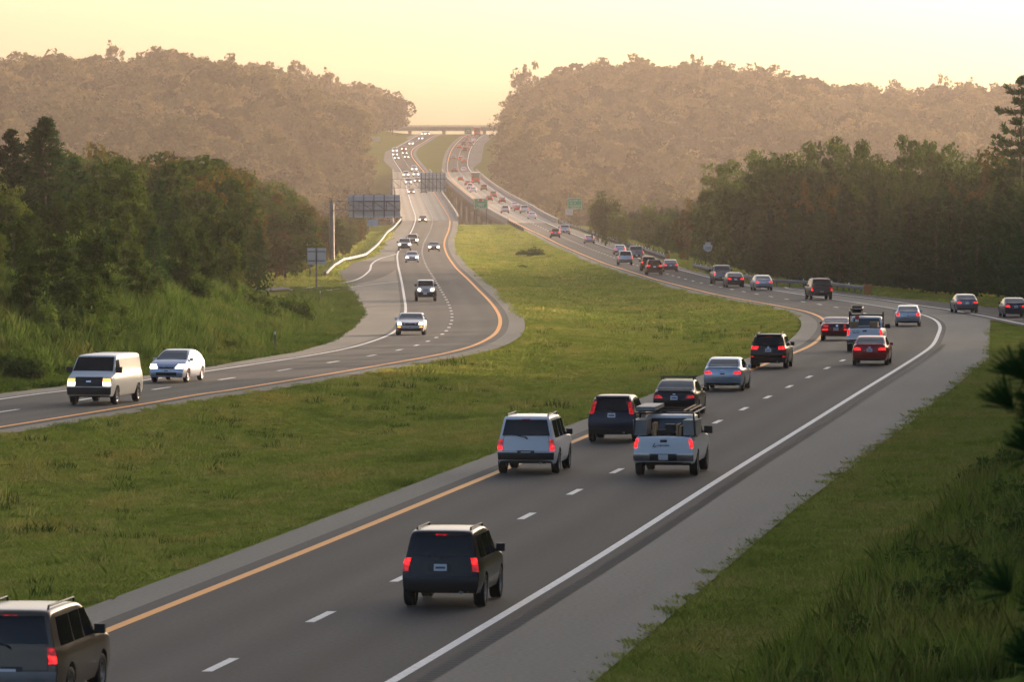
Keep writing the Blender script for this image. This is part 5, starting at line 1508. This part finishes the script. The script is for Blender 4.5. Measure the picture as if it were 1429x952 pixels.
# --- valley wood behind, catching the light
VG = 'wood in the valley left of the bridge'
for i in range(150):
    d = 440 + 760*(i/150)**1.0 + rnd.uniform(-12, 12)
    px = rnd.uniform(90, 545)
    p = at_depth(px, 300, d)
    if p.x > float(fEL(d)) - 4.5: p.x = float(fEL(d)) - rnd.uniform(4.5, 14)
    px = CX + p.x/d*F
    if d < 580 and px > 330: continue
    cap = np.interp(px, [90, 130, 165, 210, 270, 320, 400, 430, 470, 520, 545], [212, 215, 216, 222, 228, 238, 268, 290, 305, 318, 315]) + rnd.uniform(-3, 22)
    g = float(terrain(p.x, d)); q = at_depth(px, cap, d); h = min(q.z - g, 13.5)
    if h < 1.6: h = rnd.uniform(1.6, 3.0)
    pr = rnd.choice(WARM + BROAD[:2]) if px < 460 else rnd.choice(BROAD + WARM[:1])
    tree(pr, p.x, d, h, 10, 'valley_tree', ('russet' if pr in WARM else 'green') + ' tree in the valley wood ' + ('behind the left bank' if px < 330 else 'left of the gantry post' if px < 463 else 'between gantry post and left guardrail'), VG, g, rnd.uniform(.75, 1.05))
for i in range(46):
    d = 640 + 500*i/46 + rnd.uniform(-6, 6); x = float(fEL(d)) - rnd.uniform(3.5, 13)
    pr = rnd.choice(BROAD + WARM); h = rnd.uniform(2.6, 5.5)*(1 if d < 900 else .8)
    tree(pr, x, d, h, 10, 'guardrail_tree', 'low bushy ' + ('russet' if pr in WARM else 'green') + ' tree close behind the curved left guardrail', VG, None, 1.15)
# --- right wood
RG = 'dense young pines along the right side'
def right_edge(d): return float(fER(d)) + (7.0 if d < 560 else 6.0)
n_p = 0
for row in range(3):
    d = 330.0 + row*3
    while d < 1090:
        if d < 450: x = 45.0 + (450-d)*0.05
        else: x = right_edge(d)
        x += row*3.3 + rnd.uniform(-.8, .8)
        h = np.interp(d, [330, 450, 520, 600, 700, 800, 900, 1090], [10.5, 9.0, 7.8, 7.0, 6.0, 5.2, 5.2, 4.0])*rnd.uniform(.85, 1.15) + row*0.9
        tree(rnd.choice(PINE), x, d, h, 9, 'young_pine', ('front' if row == 0 else 'inner') + ' young dark pine ' + ('behind the on-ramp cars at the right' if d < 520 else 'behind the long guardrail and route shield' if d < 700 else 'behind the far right guardrail'), RG, None, rnd.uniform(1.0, 1.3)); n_p += 1
        d += np.interp(d, [330, 600, 1090], [3.9, 5.6, 9.5])*rnd.uniform(.8, 1.2)*(1.0 + .25*row)
SG2 = 'unseen trees added beyond the right picture edge for shade'
for i in range(105):  # out-of-frame rows added to keep direct sun off the road
    d = 40 + i*2.9 + rnd.uniform(-1, 1); x = max(0.0925*d + 12.5, float(fER(d)) + 17) + rnd.uniform(0, 2)
    tree(rnd.choice(BROAD[:2]), x + (i % 3)*4, d, rnd.uniform(17, 20), 10, 'shade_tree', 'unseen broadleaf tree added beyond the right picture edge to shade the road', SG2, None, .75)
for i in range(70):  # unseen understorey added to stop sun passing below the crowns
    d = 42 + i*4.3 + rnd.uniform(-1, 1); x = max(0.0925*d + 10.5, float(fER(d)) + 15) + rnd.uniform(0, 1.5) + (i % 2)*3
    tree(rnd.choice(DROOP), x, d, rnd.uniform(5.5, 7.5), 10, 'shade_thicket', 'unseen leafy thicket tree added beyond the right edge to block low sun', SG2, None, .9)
TG = 'taller broadleaf trees behind the right pines'
for px, yt, d in ((845, 270, 930), (835, 282, 980), (865, 288, 900), (905, 278, 860), (930, 290, 800), (960, 285, 760), (985, 268, 720), (1010, 248, 690), (1005, 235, 720), (1040, 222, 680), (1062, 212, 700), (1075, 214, 665), (1095, 232, 650),
                  (1115, 215, 640), (1140, 196, 645), (1160, 194, 660), (1180, 200, 640), (1200, 210, 650), (1225, 222, 630), (1245, 216, 640), (1262, 222, 620), (1290, 208, 640), (1310, 205, 625), (1330, 214, 640), (1355, 232, 610), (1375, 214, 600),
                  (1395, 225, 590), (1412, 220, 575), (1430, 230, 560), (1270, 250, 600), (1215, 255, 610), (1120, 262, 620), (1060, 262, 650), (1170, 268, 600), (1330, 262, 580), (1400, 262, 545), (1435, 255, 520)):
    pr = rnd.choice(BROAD[:3]) if rnd.random() < .8 else rnd.choice(WARM)
    tree_px(pr, px, yt + rnd.uniform(-6, 16), d, 10, 'broadleaf_tree', ('russet' if pr in WARM else 'green') + ' tall tree behind the right pines, ' + ('above the far guardrail' if px < 930 else 'left of the highest crowns' if px < 1100 else 'among the highest crowns' if px < 1270 else 'toward the right edge'), TG, rnd.uniform(.58, .85))
tree_px(BROAD[1], 1228, 243, 596, 10, 'broadleaf_tree', 'pale green round tree among dark ones on the right', TG, .7)
tp = (pine_crown(85, h=16, R=2.7, z0=.16, whorls=18, br=7, tufts=8, nd_=16, nl=.46, power=.3), trunk_mesh(85, 16, .24, 0, .97))
tree_px(tp, 1426, 112, 545, 16, 'pine_tree', 'tall pine against the haze at the right picture edge', TG, 1.0)
# near pine whose boughs enter at the right edge
np_ = (pine_crown(86, h=10.2, R=.98, z0=.30, whorls=26, br=9, tufts=5, nd_=90, nl=.25, power=.07, hw=.0065), trunk_mesh(86, 10.2, .12, 0, .97))
o = tree(np_, 3.80, 34.0, 8.05, 10.2, 'near_pine', 'out of focus pine boughs at the right edge, closest to the camera', None, float(terrain(4.05, 34.0)))

# --- wooded hills: the nearest crowns are trees of their own, the rest one mass
def scatter(name, pts, rot, scl, idx_, protos, label, cat, kind='stuff'):
    """instances of small meshes on points"""
    cl = bpy.data.collections.new(name + '_kinds')
    for i, me in enumerate(protos):
        o = bpy.data.objects.new('%s_kind_%02d' % (name, i), me); cl.objects.link(o)
    me = bpy.data.meshes.new(name); me.vertices.add(len(pts)); me.vertices.foreach_set('co', np.asarray(pts, np.float32).ravel())
    for nm, tp_, val in (('rot', 'FLOAT_VECTOR', rot), ('scl', 'FLOAT_VECTOR', scl), ('pick', 'INT', idx_)):
        at = me.attributes.new(nm, tp_, 'POINT')
        at.data.foreach_set('vector' if tp_ == 'FLOAT_VECTOR' else 'value', np.asarray(val, np.float32 if tp_ != 'INT' else np.int32).ravel())
    o = ob(name, me); tag(o, label, cat, None, kind)
    ng = bpy.data.node_groups.new(name + '_nodes', 'GeometryNodeTree')
    ng.interface.new_socket('Geometry', in_out='INPUT', socket_type='NodeSocketGeometry'); ng.interface.new_socket('Geometry', in_out='OUTPUT', socket_type='NodeSocketGeometry')
    gi = ng.nodes.new('NodeGroupInput'); go = ng.nodes.new('NodeGroupOutput'); ip = ng.nodes.new('GeometryNodeInstanceOnPoints'); ci = ng.nodes.new('GeometryNodeCollectionInfo')
    ci.inputs['Collection'].default_value = cl; ci.inputs['Separate Children'].default_value = True; ci.inputs['Reset Children'].default_value = True
    ip.inputs['Pick Instance'].default_value = True
    def attr(nm, t):
        a = ng.nodes.new('GeometryNodeInputNamedAttribute'); a.data_type = t; a.inputs['Name'].default_value = nm; return a
    ar = attr('rot', 'FLOAT_VECTOR'); as_ = attr('scl', 'FLOAT_VECTOR'); ai = attr('pick', 'INT'); er = ng.nodes.new('FunctionNodeEulerToRotation')
    L = ng.links.new
    L(gi.outputs[0], ip.inputs['Points']); L(ci.outputs[0], ip.inputs['Instance']); L(ai.outputs['Attribute'], ip.inputs['Instance Index'])
    L(ar.outputs['Attribute'], er.inputs[0]); L(er.outputs[0], ip.inputs['Rotation']); L(as_.outputs['Attribute'], ip.inputs['Scale']); L(ip.outputs[0], go.inputs[0])
    md = o.modifiers.new('scatter', 'NODES'); md.node_group = ng
    return o

def hill(side, nsingle, label, mlabel, name):
    P = []
    d0, d1 = (1330, 2420) if side < 0 else (1290, 2680)
    d = d0
    while d < d1:
        o_ = (15.0 if d > 1650 else 9.0) if side < 0 else (13.0 if d > 1700 else 9.0)
        lim = (720 + 60)/F*d
        while True:
            x = (float(fEL(d)) - o_) if side < 0 else (float(fER(d)) + o_)
            if abs(x) > lim: break
            P.append((x + rnd.uniform(-2.4, 2.4), d + rnd.uniform(-4, 4)))
            o_ += rnd.uniform(7.0, 11.5)
        d += rnd.uniform(10, 14)
    P = [p for p in P if (p[0] < float(fEL(p[1])) - (13 if p[1] > 1650 else 8) if side < 0 else p[0] > float(fER(p[1])) + (11 if p[1] > 1700 else 8))]
    P.sort(key=lambda p: p[1])
    Z = terrain(np.array([p[0] for p in P]), np.array([p[1] for p in P]))
    H = [rnd.uniform(10, 16.5)*(1.0 if 1500 < p[1] else .75)*(1.25 if rnd.random() < .10 else 1) for p in P]
    for i in range(nsingle):
        x, y = P[i]; s = H[i]/12
        o = ob('hill_tree', FARB[rnd.randrange(5)], None, (x, y, Z[i] - .5), (0, 0, rnd.uniform(0, 6.28)), (s*rnd.uniform(.9, 1.2), s*rnd.uniform(.9, 1.2), s))
        tag(o, label + (' near the bridge' if abs(CX + x/y*F - CX) < 330 else ' far from the bridge'), 'tree', label)
    R = P[nsingle:]; n = len(R)
    pts = np.array([(p[0], p[1], Z[nsingle+i] - .5) for i, p in enumerate(R)])
    s = np.array(H[nsingle:])/12
    scl = np.stack([s*rng.uniform(.9, 1.25, n), s*rng.uniform(.9, 1.25, n), s], -1); rot = np.zeros((n, 3)); rot[:, 2] = rng.uniform(0, 6.28, n)
    scatter(name, pts, rot, scl, rng.integers(0, 5, n), FARB, mlabel, 'forest')
    print('hill', side, len(P))
hill(-1, 130, 'hazy round tree at the foot of the left wooded hill', 'hazy wood covering the left hill', 'left_hill_forest')
hill(1, 130, 'hazy round tree at the foot of the right wooded hill', 'hazy wood covering the right hill', 'right_hill_forest')
SG = 'trees standing out on the skyline'
for px, yt, d, lb in ((548, 124, 2250, 'sparse tree leaning out at the right end of the left hill'), (735, 84, 2420, 'tall sparse tree at the left end of the right hill'), (722, 92, 2400, 'sparse tree beside the tall one at the left end of the right hill'),
        (975, 74, 2500, 'lone thin tree rising above the right hill crest'), (1085, 112, 2500, 'thin tree on the right hill near the skyline gap'), (1195, 114, 2500, 'thin pair of trees on the right skyline'), (1315, 102, 2500, 'sparse spreading tree on the far right skyline'),
        (1350, 106, 2510, 'slender tree beside the spreading one on the far right skyline'), (1425, 108, 2500, 'bushy tree on the skyline at the right edge'), (160, 54, 2150, 'highest pointed tree on the left hill crest'), (412, 82, 2150, 'thin tree on the middle of the left hill crest'), (460, 92, 2150, 'upright tree on the right part of the left crest')):
    p = at_depth(px, yt, d); g = float(terrain(p.x, d)); h = max(10, p.z - g)
    tree(FARTHIN[rnd.randrange(2)], p.x, d, h, 13, 'skyline_tree', lb, SG, p.z - h, .9 if h < 20 else .6)

# --- grass
def tuft(seed, n, hmin, hmax, spread, bw, mat, lean=.35, name='tuft'):
    r = np.random.default_rng(seed)
    a = r.uniform(0, 6.283, n); rad = spread*np.sqrt(r.uniform(0, 1, n)); b = np.stack([np.cos(a)*rad, np.sin(a)*rad, np.full(n, -.02)], -1)
    h = r.uniform(hmin, hmax, n); l = r.normal(0, lean, (n, 2))*h[:, None]
    t = b + np.concatenate([l, h[:, None]], -1); f = r.uniform(0, 6.283, n); s = np.stack([np.cos(f), np.sin(f), np.zeros(n)], -1)*bw/2
    m = b + (t - b)*np.array([.35, .35, .6])
    V = np.stack([b - s, b + s, m + s*.8, t, m - s*.8], 1).reshape(-1, 3)
    q = np.arange(n*5).reshape(n, 5)
    return np_mesh(name, V, q, M[mat])

def weed(seed, h, n, mat='weed', spread=.5, leaf=.09):
    r = np.random.default_rng(seed); P = []; O = []
    for i in range(n):
        a = r.uniform(0, 6.283); rad = spread*math.sqrt(r.uniform(0, 1)); hh = h*r.uniform(.45, 1.0)*(1 - .4*rad/spread)
        k_ = 24; t = r.uniform(.15, 1, k_)
        P.append(np.stack([math.cos(a)*rad + r.normal(0, .10, k_), math.sin(a)*rad + r.normal(0, .10, k_), hh*t], -1)); O.append(unit(r.normal(size=(k_, 3))))
    P = np.concatenate(P); O = np.concatenate(O); u, v = leaves(P, O, leaf, r, .5, .5)
    return quads_from(P, u, v, 'weed', M[mat])

TUFT = [tuft(200+i, 50, .04, .14, .30, .018, 'grass', .75) for i in range(4)]
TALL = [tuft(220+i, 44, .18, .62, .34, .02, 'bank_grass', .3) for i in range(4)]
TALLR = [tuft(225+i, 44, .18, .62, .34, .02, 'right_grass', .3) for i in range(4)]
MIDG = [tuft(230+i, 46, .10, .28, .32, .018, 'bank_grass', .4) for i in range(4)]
WEED = [weed(240+i, h, n, leaf=.05) for i, (h, n) in enumerate(((.8, 26), (1.1, 32), (.6, 22)))]
MEDC = [tuft(270+i, 40, .12, .34, .34, .02, 'grass', .4) for i in range(2)] + [tuft(273, 40, .12, .30, .34, .02, 'bank_grass', .4)]
FARG = [tuft(250+i, 44, .08, .22, .75, .06, 'grass', .8) for i in range(3)]

def field(name, d0, d1, dens, fx0, fx1, protos, label, smin, smax, keep=None, tilt=.08, zoff=0.0):
    """random tufts between two lateral limits; dens per square metre as a function of depth"""
    step = 4.0; P = []
    for a in np.arange(d0, d1, step):
        x0 = float(fx0(a)); x1 = float(fx1(a))
        lim = (CX + 40)/F*a
        x0 = max(x0, -lim); x1 = min(x1, lim)
        if x1 <= x0: continue
        n = rng.poisson(max(0, (x1-x0)*step*dens(a)))
        P.append(np.stack([rng.uniform(x0, x1, n), a + rng.uniform(0, step, n)], -1))
    P = np.concatenate(P)
    if keep is not None: P = P[keep(P[:, 0], P[:, 1])]
    z = terrain(P[:, 0], P[:, 1]) + zoff
    n = len(P); s = rng.uniform(smin, smax, n)*(1 + .25*lumps(P[:, 0]*1.3, P[:, 1]*.7))
    s = np.maximum(s, smin*.6)
    scl = np.stack([s*rng.uniform(.8, 1.2, n), s*rng.uniform(.8, 1.2, n), s*rng.uniform(.7, 1.3, n)], -1)
    rot = np.stack([rng.normal(0, tilt, n), rng.normal(0, tilt, n), rng.uniform(0, 6.28, n)], -1)
    scatter(name, np.column_stack([P, z]), rot, scl, rng.integers(0, len(protos), n), protos, label, 'grass')
    print(name, n)

fml = lambda q: fML(q) + .2; fmr = lambda q: fMR(q) - .2
field('median_grass', 112, 420, lambda d: np.interp(d, [112, 200, 300, 420], [11, 9, 6, 4]), fml, fmr, TUFT, 'short mown grass on the near median', .8, 1.25)
field('far_median_grass', 420, 1215, lambda d: np.interp(d, [420, 600, 900, 1215], [2.2, 1.5, .8, .5]), fml, fmr, FARG, 'short grass on the far part of the median', .9, 1.3)
field('median_clumps', 112, 700, lambda d: np.interp(d, [112, 250, 700], [.35, .3, .2]), lambda q: fML(q) + 1.2, lambda q: fMR(q) - 1.2, MEDC, 'taller ragged clumps in the median grass', .7, 1.5, keep=lambda x, y: lumps(x*1.1 + 3, y*.45) > -.1)
field('right_verge_grass', 98, 440, lambda d: np.interp(d, [98, 200, 440], [11, 9, 4]), lambda q: fER(q) + .16, lambda q: fER(q) + (30 if q < 330 else 10), TUFT, 'mown grass beside the right shoulder', .85, 1.3, keep=lambda x, y: (y < 300) | (x < np.interp(y, dd, r1x) - 1.0))
field('ramp_verge_grass', 400, 760, lambda d: 2.5, lambda q: max(float(fER(q)), float(np.interp(q, dd, r2x)) if q < 560 else -99) + .4, lambda q: right_edge(q) + 2 if q > 450 else 47.0, FARG, 'grass strip below the right pines', .9, 1.3)
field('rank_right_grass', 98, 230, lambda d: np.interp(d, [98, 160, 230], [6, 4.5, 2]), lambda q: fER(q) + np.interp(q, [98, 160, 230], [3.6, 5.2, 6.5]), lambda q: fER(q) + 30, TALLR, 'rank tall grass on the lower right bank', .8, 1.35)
field('left_verge_grass', 200, 560, lambda d: np.interp(d, [200, 300, 560], [7, 6, 3]), lambda q: fEL(q) - 5.5, lambda q: fEL(q) - .02, MIDG, 'mown grass strip below the left bank', .7, 1.1)
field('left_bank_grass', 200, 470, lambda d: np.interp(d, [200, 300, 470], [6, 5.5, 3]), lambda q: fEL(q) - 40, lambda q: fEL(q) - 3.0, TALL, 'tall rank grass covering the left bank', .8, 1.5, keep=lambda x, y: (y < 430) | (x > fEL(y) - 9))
field('left_bank_weeds', 215, 430, lambda d: .55, lambda q: fEL(q) - 34, lambda q: fEL(q) - 4.5, WEED, 'leafy weeds growing through the left bank grass', .6, 1.4, keep=lambda x, y: lumps(x*.7, y*.5) > -.1)
field('right_bank_weeds', 100, 200, lambda d: .5, lambda q: fER(q) + np.interp(q, [98, 160, 230], [4.5, 6.2, 7.5]), lambda q: fER(q) + 25, WEED, 'leafy weeds on the lower right bank', .5, 1.2, keep=lambda x, y: lumps(x*.9, y*.6) > .0)
field('valley_grass', 560, 1100, lambda d: .8, lambda q: fEL(q) - 14, lambda q: fEL(q) - .5, FARG, 'rough grass behind the left guardrail', 1.0, 2.2)

# single shrubs one can pick out
SHRUB = [weed(260, 1.0, 70, 'weed', .9, .06), weed(261, 1.2, 80, 'weed', .8, .06), weed(262, .8, 60, 'leaf', .8, .055)]
def shrub(px, py, h, label, d=None, k_=0):
    x, y = on_road(px, py)
    if d is not None: p = at_depth(px, py, d); x, y = p.x, d
    o = ob('shrub', SHRUB[k_], None, (x, y, float(terrain(x, y)) - .05), (0, 0, rnd.uniform(0, 6)), (h, h, h)); tag(o, label, 'shrub')
shrub(747, 354, 1.5, 'dark shrub standing alone in the median', k_=1)
shrub(730, 352, 1.1, 'low wide shrub left of the lone median shrub', k_=0)
shrub(728, 367, .8, 'small dark weed clump nearest in the median', k_=2)
shrub(1400, 690, 1.1, 'dark leafy shrub at the right edge of the bank', 168, 1)
shrub(1372, 660, .9, 'reddish leafy shrub left of the dark shrub on the right bank', 172, 2)
shrub(1330, 900, .8, 'dark weed clump at the bottom right', 113, 0)
shrub(262, 420, 1.6, 'leafy shrub high on the left bank', 335, 1)
shrub(350, 415, 1.7, 'blue green bush near the tip of the left bank', 372, 0)
shrub(405, 425, 1.9, 'fern like bush at the right tip of the left bank', 385, 1)
shrub(60, 430, 1.8, 'broad bush at the foot of the left wood', 300, 0)
shrub(30, 520, 1.5, 'dark bush low on the left bank at the picture edge', 262, 1)

# ------------------------------------------------------------------ haze
hm, nt, out_n = new_mat('haze_air')
pv = nd(nt, 'ShaderNodeVolumePrincipled')
pv.inputs['Color'].default_value = (1.0, 0.88, 0.80, 1)
pv.inputs['Density'].default_value = HAZE
pv.inputs['Anisotropy'].default_value = 0.45
nt.links.new(pv.outputs[0], out_n.inputs['Volume'])
mb = MB(); mb.box((0, 1800, 26), (3060, 3720, 106))
hz = ob('haze', mb.mesh('haze', hm)); tag(hz, kind='stuff')
